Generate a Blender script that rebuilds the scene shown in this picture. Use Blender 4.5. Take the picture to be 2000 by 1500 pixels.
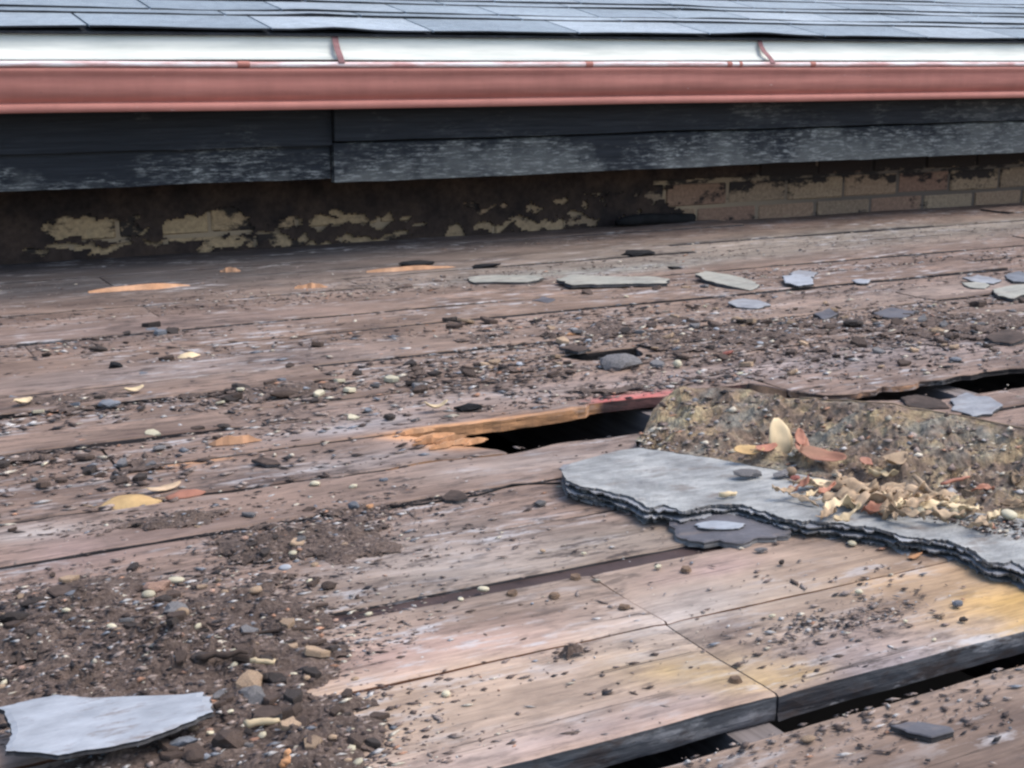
import bpy, bmesh, math, random
import numpy as np
from mathutils import Vector, Matrix

random.seed(7); rng = np.random.default_rng(7)
for o in list(bpy.data.objects): bpy.data.objects.remove(o)
S = bpy.context.scene; COL = S.collection

# ------------------------------------------------------------------ camera, sky, sun, exposure
CAM_H = 0.45; F_PX = 2670.0; PITCH = math.radians(13.17); YAW = math.radians(27.8)
cam_d = bpy.data.cameras.new('camera'); cam = bpy.data.objects.new('camera', cam_d); COL.objects.link(cam)
cam.location = (0, 0, CAM_H); cam.rotation_euler = (math.pi/2-PITCH, 0, -YAW)
cam_d.sensor_width = 36; cam_d.lens = F_PX/2000*36; cam_d.clip_start = .02; cam_d.clip_end = 3000
S.camera = cam
W = bpy.data.worlds.new('World'); S.world = W; W.use_nodes = True
SUN_EL, SUN_AZ = math.radians(58), math.radians(115)      # azimuth clockwise from +Y
nt = W.node_tree; sky = nt.nodes.new('ShaderNodeTexSky'); sky.sky_type = 'NISHITA'; sky.sun_disc = False
sky.sun_elevation = SUN_EL; sky.sun_rotation = SUN_AZ; sky.dust_density = 2.5; sky.air_density = 1.1; sky.ozone_density = 1.5
bgn = nt.nodes['Background']; bgn.inputs[1].default_value = .15; nt.links.new(sky.outputs[0], bgn.inputs[0])
sun_d = bpy.data.lights.new('sun', 'SUN'); sun_d.energy = 1.4; sun_d.angle = math.radians(40); sun_d.color = (1, .92, .84)
sun = bpy.data.objects.new('sun', sun_d); COL.objects.link(sun)
dv = Vector((math.sin(SUN_AZ)*math.cos(SUN_EL), math.cos(SUN_AZ)*math.cos(SUN_EL), math.sin(SUN_EL)))
sun.rotation_euler = dv.to_track_quat('Z', 'Y').to_euler(); sun.location = (2, 0, 4)
S.view_settings.view_transform = 'Standard'; S.view_settings.look = 'None'
S.view_settings.exposure = 0.88; S.view_settings.gamma = 1
S.render.engine = 'CYCLES'; S.cycles.filter_width = 2.5
S.render.resolution_x = 1024; S.render.resolution_y = 768

# ------------------------------------------------------------------ helpers
_fh = np.array([math.sin(YAW), math.cos(YAW), 0]); _R = np.array([math.cos(YAW), -math.sin(YAW), 0]); _Z = np.array([0, 0, 1.])
_F = _fh*math.cos(PITCH)-_Z*math.sin(PITCH); _U = _fh*math.sin(PITCH)+_Z*math.cos(PITCH)
def G(x, y, z=0.0):                       # photo position -> point of the level plane at height z
    r = _F*F_PX+_R*(x-1000)+_U*(750-y); k = (z-CAM_H)/r[2]
    return np.array([r[0]*k, r[1]*k, z])
def WY(x, y, Y):
    r = _F*F_PX+_R*(x-1000)+_U*(750-y); k = Y/r[1]
    return np.array([r[0]*k, Y, CAM_H+r[2]*k])
def pxm(y): return F_PX*(y-125)/(CAM_H*2746)   # photo pixels per metre on the deck at row y

def vnoise(x, y, seed=0):
    x = np.asarray(x, float); y = np.asarray(y, float)
    xi = np.floor(x).astype(np.int64); yi = np.floor(y).astype(np.int64); fx = x-xi; fy = y-yi
    fx = fx*fx*(3-2*fx); fy = fy*fy*(3-2*fy)
    def h(a, b):
        n = (a*374761393+b*668265263+seed*1442695041) & 0xffffffff
        n = ((n ^ (n >> 13))*1274126177) & 0xffffffff
        return ((n ^ (n >> 16)) & 0xffff)/65535.0
    return (h(xi, yi)*(1-fx)+h(xi+1, yi)*fx)*(1-fy)+(h(xi, yi+1)*(1-fx)+h(xi+1, yi+1)*fx)*fy
def fbm(x, y, seed=0, oc=4):
    s = 0; a = .5; t = 0
    for i in range(oc):
        s = s+a*vnoise(np.asarray(x)*2**i+i*17.3, np.asarray(y)*2**i+i*9.1, seed+i); t += a; a *= .55
    return s/t

def link(name, me, mats=None, parent=None, loc=(0, 0, 0)):
    o = bpy.data.objects.new(name, me); COL.objects.link(o); o.location = loc
    if mats is not None and me is not None and not me.materials:
        for m in (mats if isinstance(mats, (list, tuple)) else [mats]): me.materials.append(m)
    if parent: o.parent = parent
    return o
def tag(o, label=None, cat=None, group=None, kind=None):
    if label: o['label'] = label
    if cat: o['category'] = cat
    if group: o['group'] = group
    if kind: o['kind'] = kind
    return o
def pyd(name, v, f, smooth=False):
    me = bpy.data.meshes.new(name); me.from_pydata([tuple(map(float, p)) for p in v], [], [tuple(map(int, q)) for q in f])
    if smooth: me.polygons.foreach_set('use_smooth', [True]*len(me.polygons))
    me.update(); return me
def box(name, x0, x1, y0, y1, z0, z1, bev=0):
    bm = bmesh.new(); bmesh.ops.create_cube(bm, size=1)
    for v in bm.verts: v.co = Vector(((x0+x1)/2+v.co.x*(x1-x0), (y0+y1)/2+v.co.y*(y1-y0), (z0+z1)/2+v.co.z*(z1-z0)))
    if bev: bmesh.ops.bevel(bm, geom=bm.edges[:], offset=bev, segments=1, affect='EDGES')
    me = bpy.data.meshes.new(name); bm.to_mesh(me); bm.free(); return me
def colattr(me, name, cols):
    a = me.color_attributes.new(name, 'FLOAT_COLOR', 'POINT')
    c = np.ones((len(me.vertices), 4), np.float32); c[:, :3] = cols; a.data.foreach_set('color', c.ravel())

class NT:
    def __init__(s, name):
        s.m = bpy.data.materials.new(name); s.m.use_nodes = True; s.t = s.m.node_tree
        s.b = s.t.nodes['Principled BSDF']; s.b.inputs['Specular IOR Level'].default_value = .25
    def n(s, typ, **k):
        nd = s.t.nodes.new('ShaderNode'+typ)
        for a, v in k.items(): setattr(nd, a, v)
        return nd
    def l(s, a, b): s.t.links.new(a, b)
    def pos(s): return s.n('NewGeometry').outputs['Position']
    def sc(s, vec, x, y, z, off=None):
        m = s.n('VectorMath', operation='MULTIPLY'); s.l(vec, m.inputs[0]); m.inputs[1].default_value = (x, y, z)
        out = m.outputs[0]
        if off is not None:
            a = s.n('VectorMath', operation='ADD'); s.l(out, a.inputs[0]); s.l(off, a.inputs[1]); out = a.outputs[0]
        return out
    def noise(s, vec, scale, detail=5, rough=.6, dist=0):
        q = s.n('TexNoise'); q.inputs['Scale'].default_value = scale; q.inputs['Detail'].default_value = detail
        q.inputs['Roughness'].default_value = rough; q.inputs['Distortion'].default_value = dist; s.l(vec, q.inputs['Vector']); return q.outputs[0]
    def ramp(s, fac, stops):
        r = s.n('ValToRGB'); e = r.color_ramp.elements
        while len(e) < len(stops): e.new(.5)
        for i, (p, c) in enumerate(stops):
            e[i].position = p; e[i].color = (c, c, c, 1) if not hasattr(c, '__len__') else (*c, 1)
        s.l(fac, r.inputs[0]); return r.outputs[0]
    def mix(s, fac, a, b, mode='MIX'):
        m = s.n('Mix', data_type='RGBA', blend_type=mode)
        for v, i in ((fac, m.inputs[0]), (a, m.inputs[6]), (b, m.inputs[7])):
            if isinstance(v, bpy.types.NodeSocket): s.l(v, i)
            elif hasattr(v, '__len__'): i.default_value = (*v, 1)
            else: i.default_value = v
        return m.outputs[2]
    def attr(s, name): a = s.n('Attribute', attribute_name=name); return a.outputs['Color']
    def rnd(s): return s.n('ObjectInfo').outputs['Random']
    def math(s, op, a, b=None):
        m = s.n('Math', operation=op)
        for v, i in ((a, m.inputs[0]), (b, m.inputs[1])):
            if v is None: continue
            if isinstance(v, bpy.types.NodeSocket): s.l(v, i)
            else: i.default_value = v
        return m.outputs[0]
    def bump(s, h, strength=.5, dist=.003):
        b = s.n('Bump'); b.inputs['Strength'].default_value = strength; b.inputs['Distance'].default_value = dist
        s.l(h, b.inputs['Height']); s.l(b.outputs[0], s.b.inputs['Normal'])
    def out(s, col, rough=.85):
        if isinstance(col, bpy.types.NodeSocket): s.l(col, s.b.inputs['Base Color'])
        else: s.b.inputs['Base Color'].default_value = (*col, 1)
        if isinstance(rough, bpy.types.NodeSocket): s.l(rough, s.b.inputs['Roughness'])
        else: s.b.inputs['Roughness'].default_value = rough
        return s.m

def simple(name, col, var=.35, scale=60, rough=.85, bump=.4, bdist=.002, col2=None):
    """colour broken up by two noises in the object's own coordinates, with per-object variation"""
    k = NT(name); p = k.n('TexCoord').outputs['Object']
    r = k.n('CombineXYZ'); k.l(k.math('MULTIPLY', k.rnd(), 37.0), r.inputs[0])
    v = k.sc(p, 1, 1, 1, r.outputs[0])
    a = k.noise(v, scale, 5, .65); b = k.noise(v, scale*.22, 3, .5)
    c2 = col2 if col2 else tuple(c*(1-var) for c in col)
    c = k.mix(k.ramp(b, [(.35, 0), (.65, 1)]), col, c2)
    c = k.mix(1, c, k.ramp(a, [(.25, 1-var), (.75, 1+var*.4)]), 'MULTIPLY')
    t = k.math('ADD', k.math('MULTIPLY', k.rnd(), .5), .75)
    cc = k.n('CombineColor'); [k.l(t, cc.inputs[i]) for i in range(3)]
    c = k.mix(1, c, cc.outputs[0], 'MULTIPLY')
    k.bump(a, bump, bdist); return k.out(c, rough)

# ------------------------------------------------------------------ materials
def make_wood():
    k = NT('weathered_wood'); p = k.pos()
    r = k.n('CombineXYZ'); rr = k.math('MULTIPLY', k.rnd(), 53.0); k.l(rr, r.inputs[0]); k.l(rr, r.inputs[2])
    grain = k.noise(k.sc(p, 5, 150, 150, r.outputs[0]), 1.0, 5, .65, .6)
    fine = k.noise(k.sc(p, 25, 420, 420, r.outputs[0]), 1.0, 3, .6)
    blot = k.noise(k.sc(p, 5, 13, 13, r.outputs[0]), 1.0, 6, .65, .4)
    base = k.attr('wood')
    sb0 = k.n('SeparateColor'); k.l(base, sb0.inputs[0])
    c = k.mix(k.ramp(sb0.outputs[0], [(.27, 1), (.38, .55)]), base, k.mix(1, base, k.ramp(grain, [(.25, .66), (.5, .98), (.72, 1.25)]), 'MULTIPLY'))
    c = k.mix(1, c, k.ramp(fine, [(.3, .85), (.7, 1.12)]), 'MULTIPLY')
    c = k.mix(1, c, k.ramp(blot, [(.3, (.52, .49, .50)), (.48, (.95, .95, .95)), (.7, (1.4, 1.38, 1.38))]), 'MULTIPLY')
    # chalky scuffs and remains of pale coating
    w = k.noise(k.sc(p, 16, 60, 60, r.outputs[0]), 1.0, 6, .7)
    wm = k.noise(k.sc(p, 3, 7, 7, r.outputs[0]), 1.0, 3, .5)
    wf = k.math('MULTIPLY', k.ramp(w, [(.53, 0), (.64, 1)]), k.ramp(wm, [(.42, 0), (.62, .8)]))
    c = k.mix(wf, c, (.50, .49, .49))
    # embedded dark grime along the grain
    d = k.noise(k.sc(p, 22, 75, 75), 1.0, 6, .72)
    dm = k.noise(k.sc(p, 4, 6, 6), 1.0, 3, .6)
    df = k.math('MULTIPLY', k.ramp(d, [(.50, 0), (.60, 1)]), k.ramp(dm, [(.38, 0), (.56, .85)]))
    sb = k.n('SeparateColor'); k.l(base, sb.inputs[0])
    df = k.math('MULTIPLY', df, k.ramp(sb.outputs[0], [(.27, 1), (.40, .38)]))
    c = k.mix(df, c, (.055, .042, .038))
    ck = k.noise(k.sc(p, 3.2, 170, 170, r.outputs[0]), 1.0, 4, .55, .8)
    ckm = k.noise(k.sc(p, 6, 14, 14, r.outputs[0]), 1.0, 2, .5)
    cf = k.math('MULTIPLY', k.ramp(ck, [(.64, 0), (.69, 1)]), k.ramp(ckm, [(.42, 0), (.55, .8)]))
    c = k.mix(cf, c, (.04, .03, .026))
    h = k.math('ADD', k.math('MULTIPLY', grain, .7), k.math('MULTIPLY', d, .6))
    h = k.math('SUBTRACT', h, k.math('MULTIPLY', cf, .8))
    k.bump(h, .75, .003); return k.out(c, .8)
M = {}
M['wood'] = make_wood()
def make_chips():
    k = NT('loose_grit'); p = k.pos()
    a = k.noise(p, 420, 3, .6)
    c = k.mix(1, k.attr('chip'), k.ramp(a, [(.3, .65), (.7, 1.2)]), 'MULTIPLY')
    k.bump(a, .4, .001); return k.out(c, .85)
M['chips'] = make_chips()
def make_dirt():
    k = NT('brown_dirt'); p = k.pos()
    a = k.noise(p, 260, 6, .75); b = k.noise(k.sc(p, 1, 1.8, 1), 22, 5, .65)
    c = k.ramp(a, [(.28, (.045, .033, .028)), (.5, (.135, .098, .080)), (.66, (.21, .16, .132)), (.8, (.30, .245, .21))])
    c = k.mix(1, c, k.ramp(b, [(.3, .6), (.7, 1.25)]), 'MULTIPLY')
    k.bump(a, .9, .004); return k.out(c, .95)
M['dirt'] = make_dirt()
def make_moss():
    k = NT('mossy_dirt'); p = k.pos()
    a = k.noise(p, 150, 6, .72); b = k.noise(p, 24, 5, .65); d = k.noise(k.sc(p, 1, 2, 2), 11, 4, .6)
    c = k.ramp(b, [(.3, (.085, .068, .052)), (.45, (.22, .16, .12)), (.57, (.30, .225, .14)), (.68, (.46, .38, .23))])
    c = k.mix(k.ramp(d, [(.48, 0), (.64, .75)]), c, (.24, .235, .20))
    c = k.mix(1, c, k.ramp(a, [(.3, .4), (.5, .95), (.7, 1.4)]), 'MULTIPLY')
    k.bump(a, .9, .004); return k.out(c, .95)
M['moss'] = make_moss()
def make_felt():
    k = NT('felt_surface'); p = k.pos()
    a = k.noise(k.sc(p, 30, 90, 60), 1, 6, .7); b = k.noise(p, 16, 5, .6); g = k.noise(p, 700, 2, .5)
    c = k.ramp(b, [(.3, (.20, .20, .195)), (.5, (.29, .295, .285)), (.68, (.40, .40, .38))])
    c = k.mix(1, c, k.ramp(a, [(.3, .6), (.6, 1.08)]), 'MULTIPLY')
    c = k.mix(1, c, k.ramp(g, [(.3, .88), (.7, 1.1)]), 'MULTIPLY')
    c = k.mix(k.ramp(k.noise(k.sc(p, 14, 30, 20), 1, 6, .7), [(.56, 0), (.66, .7)]), c, (.15, .12, .10))
    k.bump(a, .6, .003); return k.out(c, .75)
M['felt'] = make_felt()
def make_felt_edge():
    k = NT('felt_layers'); p = k.pos()
    a = k.noise(k.sc(p, 25, 25, 420), 1, 5, .7)
    c = k.ramp(a, [(.3, (.05, .048, .048)), (.5, (.15, .147, .145)), (.7, (.32, .315, .31))])
    k.bump(a, .8, .003); return k.out(c, .8)
M['felt_edge'] = make_felt_edge()
def make_slate(name, c0, c1, dark=.1):
    k = NT(name); p = k.pos()
    a = k.noise(k.sc(p, 30, 80, 40), 1, 6, .7); b = k.noise(p, 18, 4, .6)
    c = k.mix(k.ramp(b, [(.3, 0), (.7, 1)]), c0, c1)
    c = k.mix(1, c, k.ramp(a, [(.3, .75), (.65, 1.1)]), 'MULTIPLY')
    c = k.mix(k.ramp(k.noise(k.sc(p, 22, 70, 40), 1, 5, .7), [(.55, 0), (.68, dark*6)]), c, (.17, .14, .125))
    k.bump(a, .5, .0015); return k.out(c, .7)
M['pale_slate'] = make_slate('pale_slate', (.29, .31, .335), (.37, .39, .42), .14)
M['grey_slate'] = make_slate('grey_slate', (.20, .205, .22), (.32, .33, .34))
M['pale_felt'] = make_slate('pale_felt', (.27, .27, .235), (.36, .345, .29), .14)
M['dark_slate'] = make_slate('dark_slate', (.07, .07, .08), (.13, .125, .135))
M['slate_edge'] = simple('slate_edge', (.085, .083, .085), .5, 200)
M['cream'] = simple('cream_pebble', (.62, .56, .40), .3, 120, .6, .2, .001)
M['tan'] = simple('tan_stone', (.42, .30, .20), .35, 90)
M['peach'] = simple('peach_stone', (.50, .32, .24), .25, 90)
M['greystone'] = simple('grey_stone', (.19, .182, .18), .4, 90)
M['bluestone'] = simple('blue_stone', (.20, .215, .24), .35, 90)
M['darkstone'] = simple('dark_stone', (.062, .05, .044), .4, 90)
M['bark'] = simple('brown_bark', (.11, .078, .062), .5, 110)
M['black'] = simple('charred_black', (.018, .018, .02), .5, 130)
M['orange'] = simple('fresh_orange_wood', (.54, .31, .17), .4, 60, col2=(.42, .20, .09))
M['splint'] = simple('pale_orange_wood', (.56, .33, .20), .3, 60, col2=(.45, .24, .13))
M['redchip'] = simple('red_chip', (.38, .14, .11), .3, 90)
M['leaf_yellow'] = simple('dry_yellow_leaf', (.56, .39, .19), .35, 60, .7, .3, .001, (.42, .27, .12))
M['leaf_cream'] = simple('dry_cream_leaf', (.70, .55, .34), .2, 40, .6, .2, .001)
M['leaf_tan'] = simple('dry_tan_leaf', (.52, .39, .26), .5, 70, .8, .4, .001, (.36, .25, .16))
M['leaf_red'] = simple('dry_red_leaf', (.36, .15, .10), .3, 40, .65, .3, .001, (.42, .22, .14))
M['rust'] = simple('rusty_iron', (.26, .17, .11), .5, 200, .7)
M['void'] = simple('dark_void', (.02, .02, .022), .3, 10)
def make_side_wood():
    k = NT('joist_wood'); p = k.pos(); g = k.noise(k.sc(p, 90, 4, 90), 1, 5, .6)
    c = k.ramp(g, [(.3, (.10, .085, .08)), (.7, (.24, .21, .20))]); k.bump(g, .4, .002); return k.out(c, .85)
M['joist'] = make_side_wood()
M['strip'] = simple('brown_tongue', (.085, .055, .050), .3, 60, .7)
def make_brick():
    k = NT('sooty_brick'); p = k.pos()
    sx = k.n('SeparateXYZ'); k.l(p, sx.inputs[0]); X, Zc = sx.outputs[0], sx.outputs[2]
    a = k.noise(p, 90, 6, .7); b = k.noise(k.sc(p, 6, 6, 10), 1, 3, .5)
    rc = k.ramp(k.rnd(), [(0, (.28, .20, .14)), (.35, (.38, .27, .175)), (.6, (.28, .165, .12)), (.8, (.36, .265, .18)), (1, (.24, .18, .14))])
    yl = k.n('MapRange'); k.l(X, yl.inputs[0]); yl.inputs[1].default_value = .9; yl.inputs[2].default_value = 2.6; yl.inputs[3].default_value = .75; yl.inputs[4].default_value = 0
    rc = k.mix(yl.outputs[0], rc, (.50, .355, .20))
    c = k.mix(1, rc, k.ramp(a, [(.3, .65), (.7, 1.2)]), 'MULTIPLY')
    c = k.mix(k.ramp(k.noise(k.sc(p, 25, 25, 40), 1, 5, .7), [(.6, 0), (.7, .5)]), c, (.48, .37, .23))
    # tar and soot: thick to the left, thinning out to the right
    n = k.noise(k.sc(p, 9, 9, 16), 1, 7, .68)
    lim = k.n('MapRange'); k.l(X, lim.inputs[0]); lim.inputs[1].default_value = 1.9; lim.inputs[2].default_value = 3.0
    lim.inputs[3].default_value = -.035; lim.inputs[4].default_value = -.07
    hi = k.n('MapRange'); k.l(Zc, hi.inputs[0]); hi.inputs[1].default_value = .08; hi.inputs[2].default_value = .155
    hi.inputs[3].default_value = 0; hi.inputs[4].default_value = .30  # upper courses blacker: soot together with eave shade painted in
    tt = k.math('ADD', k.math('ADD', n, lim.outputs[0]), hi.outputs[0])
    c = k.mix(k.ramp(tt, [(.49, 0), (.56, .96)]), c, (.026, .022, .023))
    k.bump(a, .6, .003); return k.out(c, .9), k
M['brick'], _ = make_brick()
def make_mortar():
    k = NT('stained_mortar'); p = k.pos()
    sx = k.n('SeparateXYZ'); k.l(p, sx.inputs[0])
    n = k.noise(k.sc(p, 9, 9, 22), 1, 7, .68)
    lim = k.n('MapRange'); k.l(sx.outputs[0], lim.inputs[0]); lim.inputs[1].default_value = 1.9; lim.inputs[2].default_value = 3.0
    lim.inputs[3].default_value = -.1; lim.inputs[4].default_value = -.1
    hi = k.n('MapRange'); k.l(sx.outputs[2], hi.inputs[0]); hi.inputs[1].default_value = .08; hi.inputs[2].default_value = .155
    hi.inputs[3].default_value = 0; hi.inputs[4].default_value = .30  # upper joints get the same soot and painted eave shade
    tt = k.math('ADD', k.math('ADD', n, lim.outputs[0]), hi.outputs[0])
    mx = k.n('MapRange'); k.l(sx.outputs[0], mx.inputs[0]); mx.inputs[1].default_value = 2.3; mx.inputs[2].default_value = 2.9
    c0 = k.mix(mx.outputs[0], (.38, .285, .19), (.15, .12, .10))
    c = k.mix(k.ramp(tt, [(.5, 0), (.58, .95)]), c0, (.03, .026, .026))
    k.bump(n, .5, .003); return k.out(c, .9)
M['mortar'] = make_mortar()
M['tar'] = simple('tar_coat', (.042, .031, .029), .5, 60, .9, .6, .003, (.095, .064, .05))
def make_fascia(name, amount):
    k = NT(name); p = k.pos()
    g = k.noise(k.sc(p, 5, 60, 130), 1, 5, .65, .5)
    f = k.noise(k.sc(p, 22, 60, 130), 1, 6, .8); b = k.noise(k.sc(p, 4.5, 5, 8), 1, 4, .6)
    sx = k.n('SeparateXYZ'); k.l(p, sx.inputs[0])
    rt = k.n('MapRange'); k.l(sx.outputs[0], rt.inputs[0]); rt.inputs[1].default_value = .4; rt.inputs[2].default_value = 3.3
    rt.inputs[3].default_value = -.04; rt.inputs[4].default_value = .2
    zz = k.n('MapRange'); k.l(sx.outputs[2], zz.inputs[0]); zz.inputs[1].default_value = .18; zz.inputs[2].default_value = .285; zz.inputs[3].default_value = .10; zz.inputs[4].default_value = -.12
    bb = k.math('ADD', k.math('ADD', b, rt.outputs[0]), zz.outputs[0])
    c = k.ramp(g, [(.3, (.016, .019, .023)), (.6, (.03, .035, .042)), (.78, (.05, .055, .062))])
    m = k.math('MULTIPLY', k.ramp(f, [(.50, 0), (.60, 1)]), k.ramp(bb, [(.47, 0), (.60, 1)]))
    blk = k.noise(k.sc(p, 7, 0, 2.5), 1, 3, .6); spk = k.noise(k.sc(p, 9, 20, 24), 1, 5, .7, 1.2)
    m = k.math('MULTIPLY', m, k.ramp(spk, [(.36, .35), (.56, 1)]))
    m = k.math('MULTIPLY', m, k.ramp(blk, [(.32, .55), (.55, 1)]))
    c = k.mix(k.math('MULTIPLY', m, amount), c, (.42, .44, .42))
    bb = k.math('ADD', bb, k.math('MULTIPLY', k.math('SUBTRACT', blk, .5), .45))
    c = k.mix(k.math('MULTIPLY', k.ramp(bb, [(.55, 0), (.75, .55)]), amount), c, (.19, .20, .19))
    k.bump(k.math('ADD', g, f), .5, .003); return k.out(c, .85)
M['fascia_low'] = make_fascia('flaking_fascia', 1.0); M['fascia_up'] = make_fascia('charred_fascia', .25)
def make_gutter():
    k = NT('red_gutter_paint'); p = k.pos()
    a = k.noise(k.sc(p, 4, 40, 40), 1, 5, .6); s = k.noise(k.sc(p, 40, 200, 160), 1, 4, .7); b = k.noise(k.sc(p, 1.5, 10, 20), 1, 3, .5)
    c = k.ramp(a, [(.3, (.38, .155, .125)), (.6, (.47, .20, .16)), (.8, (.54, .25, .205))])
    c = k.mix(1, c, k.ramp(b, [(.3, .85), (.7, 1.1)]), 'MULTIPLY')
    c = k.mix(k.ramp(s, [(.68, 0), (.72, .7)]), c, (.14, .07, .065))
    c = k.mix(k.ramp(k.noise(k.sc(p, 30, 100, 130), 1, 4, .7), [(.70, 0), (.73, .7)]), c, (.62, .50, .48))
    st = k.noise(k.sc(p, 26, 6, 9), 1, 4, .6)
    c = k.mix(1, c, k.ramp(st, [(.35, .94), (.6, 1.02)]), 'MULTIPLY')
    k.bump(b, .15, .004)
    return k.out(c, .65)
M['gutter'] = make_gutter()
def make_rim():
    k = NT('worn_gutter_rim'); p = k.pos(); a = k.noise(k.sc(p, 9, 60, 60), 1, 5, .65)
    c = k.ramp(a, [(.36, (.55, .30, .28)), (.48, (.70, .54, .52)), (.6, (.80, .76, .75))]); return k.out(c, .45)
M['rim'] = make_rim()
def make_white():
    k = NT('white_metal'); p = k.pos(); a = k.noise(k.sc(p, 5, 30, 50), 1, 5, .6)
    c = k.ramp(a, [(.3, (.50, .53, .49)), (.6, (.66, .68, .62))]); return k.out(c, .75)
M['white'] = make_white()
def make_shingle():
    k = NT('asphalt_shingle'); p = k.pos()
    g = k.noise(p, 520, 3, .7); b = k.noise(k.sc(p, 2.5, 5, 5), 1, 4, .6)
    m = k.noise(k.sc(p, 30, 60, 60), 1, 5, .7)
    rc = k.ramp(k.rnd(), [(0, (.22, .265, .30)), (.5, (.27, .32, .355)), (1, (.34, .39, .425))])
    c = k.mix(1, rc, k.ramp(g, [(.3, .65), (.7, 1.3)]), 'MULTIPLY')
    c = k.mix(1, c, k.ramp(b, [(.3, .85), (.7, 1.12)]), 'MULTIPLY')
    c = k.mix(1, c, k.ramp(m, [(.35, .82), (.65, 1.1)]), 'MULTIPLY')
    k.bump(g, .6, .0015); return k.out(c, .8)
M['shingle'] = make_shingle()
M['shingle_edge'] = simple('shingle_edge', (.035, .04, .048), .4, 100)
M['strap'] = simple('dull_mauve_paint', (.26, .14, .14), .3, 60)
M['ground'] = simple('ground_earth', (.12, .11, .09), .4, .5)

# ------------------------------------------------------------------ setting: ground and the stripped roof deck
gd = link('ground', box('ground', -400, 400, -400, 400, -3.3, -3.2), M['ground']); tag(gd, kind='structure')
deck = link('roof_deck', None); tag(deck, 'old stripped flat roof of weathered planks strewn with debris', 'roof deck', kind='structure')
DX0, DX1 = -1.0, 5.4
link('void_floor', box('void_floor', DX0, DX1, -.2, 3.3, -.62, -.58), M['void'], deck)
for a in ((DX0-.05, DX0-.002, -.2, 3.3), (DX1+.002, DX1+.05, -.2, 3.3), (DX0, DX1, -.25, -.202)):
    link('side_wall', box('side_wall', *a, -3.2, -.022), M['void'], deck)  # unseen walls below the deck, added to shut light out of the void
link('side_wall', box('side_wall', DX0, DX1, 3.292, 3.299, -.6, -.024), M['void'], deck)  # dark liner added at the back so the hole stays black
link('side_wall', box('side_wall', DX0, DX1, 3.302, 3.34, -3.2, -.6), M['void'], deck)
jm = box('joist', -.019, .019, -.15, 3.28, -.16, -.0215)
for i in range(-3, 11):
    link('joist', jm, M['joist'], deck, (.578+.46*i, 0, 0))

# wood tone of the deck: weathered base, lighter newer boards in front, stains, painted eave shade at rear left
BASE = np.array([.215, .150, .116])
TONES = [  # photo x, y, radius x (m), radius y (m), colour, strength
 (1100, 1300, .34, .15, (.375, .285, .22), .95), (1750, 1180, .30, .12, (.385, .29, .21), .95), (900, 1420, .2, .08, (.38, .285, .215), .8),
 (1250, 1050, .3, .05, (.32, .265, .21), .7), (900, 1080, .12, .08, (.33, .285, .25), .7),
 (1350, 1200, .08, .04, (.40, .36, .33), .7), (1700, 1240, .14, .035, (.27, .21, .20), .7),
 (1450, 1335, .045, .022, (.62, .40, .10), .9), (1985, 1190, .075, .045, (.56, .35, .12), .95), (2000, 1240, .06, .035, (.55, .35, .13), .8), (1850, 1120, .09, .03, (.52, .32, .15), .6),
 (1330, 1300, .05, .02, (.60, .42, .16), .6), (1500, 1390, .06, .01, (.40, .28, .2), .5),
 (900, 1260, .10, .03, (.50, .33, .28), .6), (1400, 1110, .06, .02, (.42, .28, .28), .5), (700, 1390, .07, .05, (.50, .36, .25), .7),
 (1150, 1440, .12, .02, (.30, .28, .30), .5), (1700, 1290, .2, .012, (.28, .27, .31), .6), (1250, 1430, .15, .02, (.50, .33, .24), .5),
 (150, 1080, .08, .06, (.25, .18, .165), .6), (80, 1040, .07, .02, (.40, .37, .34), .7),
 (700, 900, .12, .035, (.33, .29, .27), .7), (700, 835, .08, .03, (.40, .38, .38), .7), (860, 850, .06, .04, (.36, .31, .29), .5),
 (1050, 900, .15, .04, (.36, .30, .26), .7), (400, 720, .3, .06, (.27, .235, .225), .6), (900, 780, .2, .04, (.34, .28, .25), .6),
 (1000, 600, .8, .25, (.265, .185, .135), .6), (1500, 640, .8, .2, (.28, .20, .145), .5), (1650, 700, .4, .06, (.34, .29, .275), .7),
 (300, 640, .4, .12, (.19, .145, .13), .6), (200, 555, .8, .20, (.055, .054, .058), .97), (600, 500, 1.0, .15, (.07, .068, .07), .95), (0, 530, .7, .2, (.04, .04, .045), .85),  # near-black entries paint eave shade onto the rear left boards
 (1400, 500, .9, .12, (.23, .20, .165), .8), (1800, 450, 1.2, .14, (.21, .19, .16), .9), (1150, 530, .35, .05, (.27, .27, .235), .8), (1900, 560, .5, .1, (.28, .225, .19), .6)]
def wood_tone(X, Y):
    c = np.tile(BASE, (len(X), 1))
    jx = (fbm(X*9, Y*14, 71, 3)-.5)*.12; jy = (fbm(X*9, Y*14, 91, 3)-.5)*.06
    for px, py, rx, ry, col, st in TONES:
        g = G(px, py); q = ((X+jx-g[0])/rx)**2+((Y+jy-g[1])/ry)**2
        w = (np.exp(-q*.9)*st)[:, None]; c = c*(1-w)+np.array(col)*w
    return c

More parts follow.
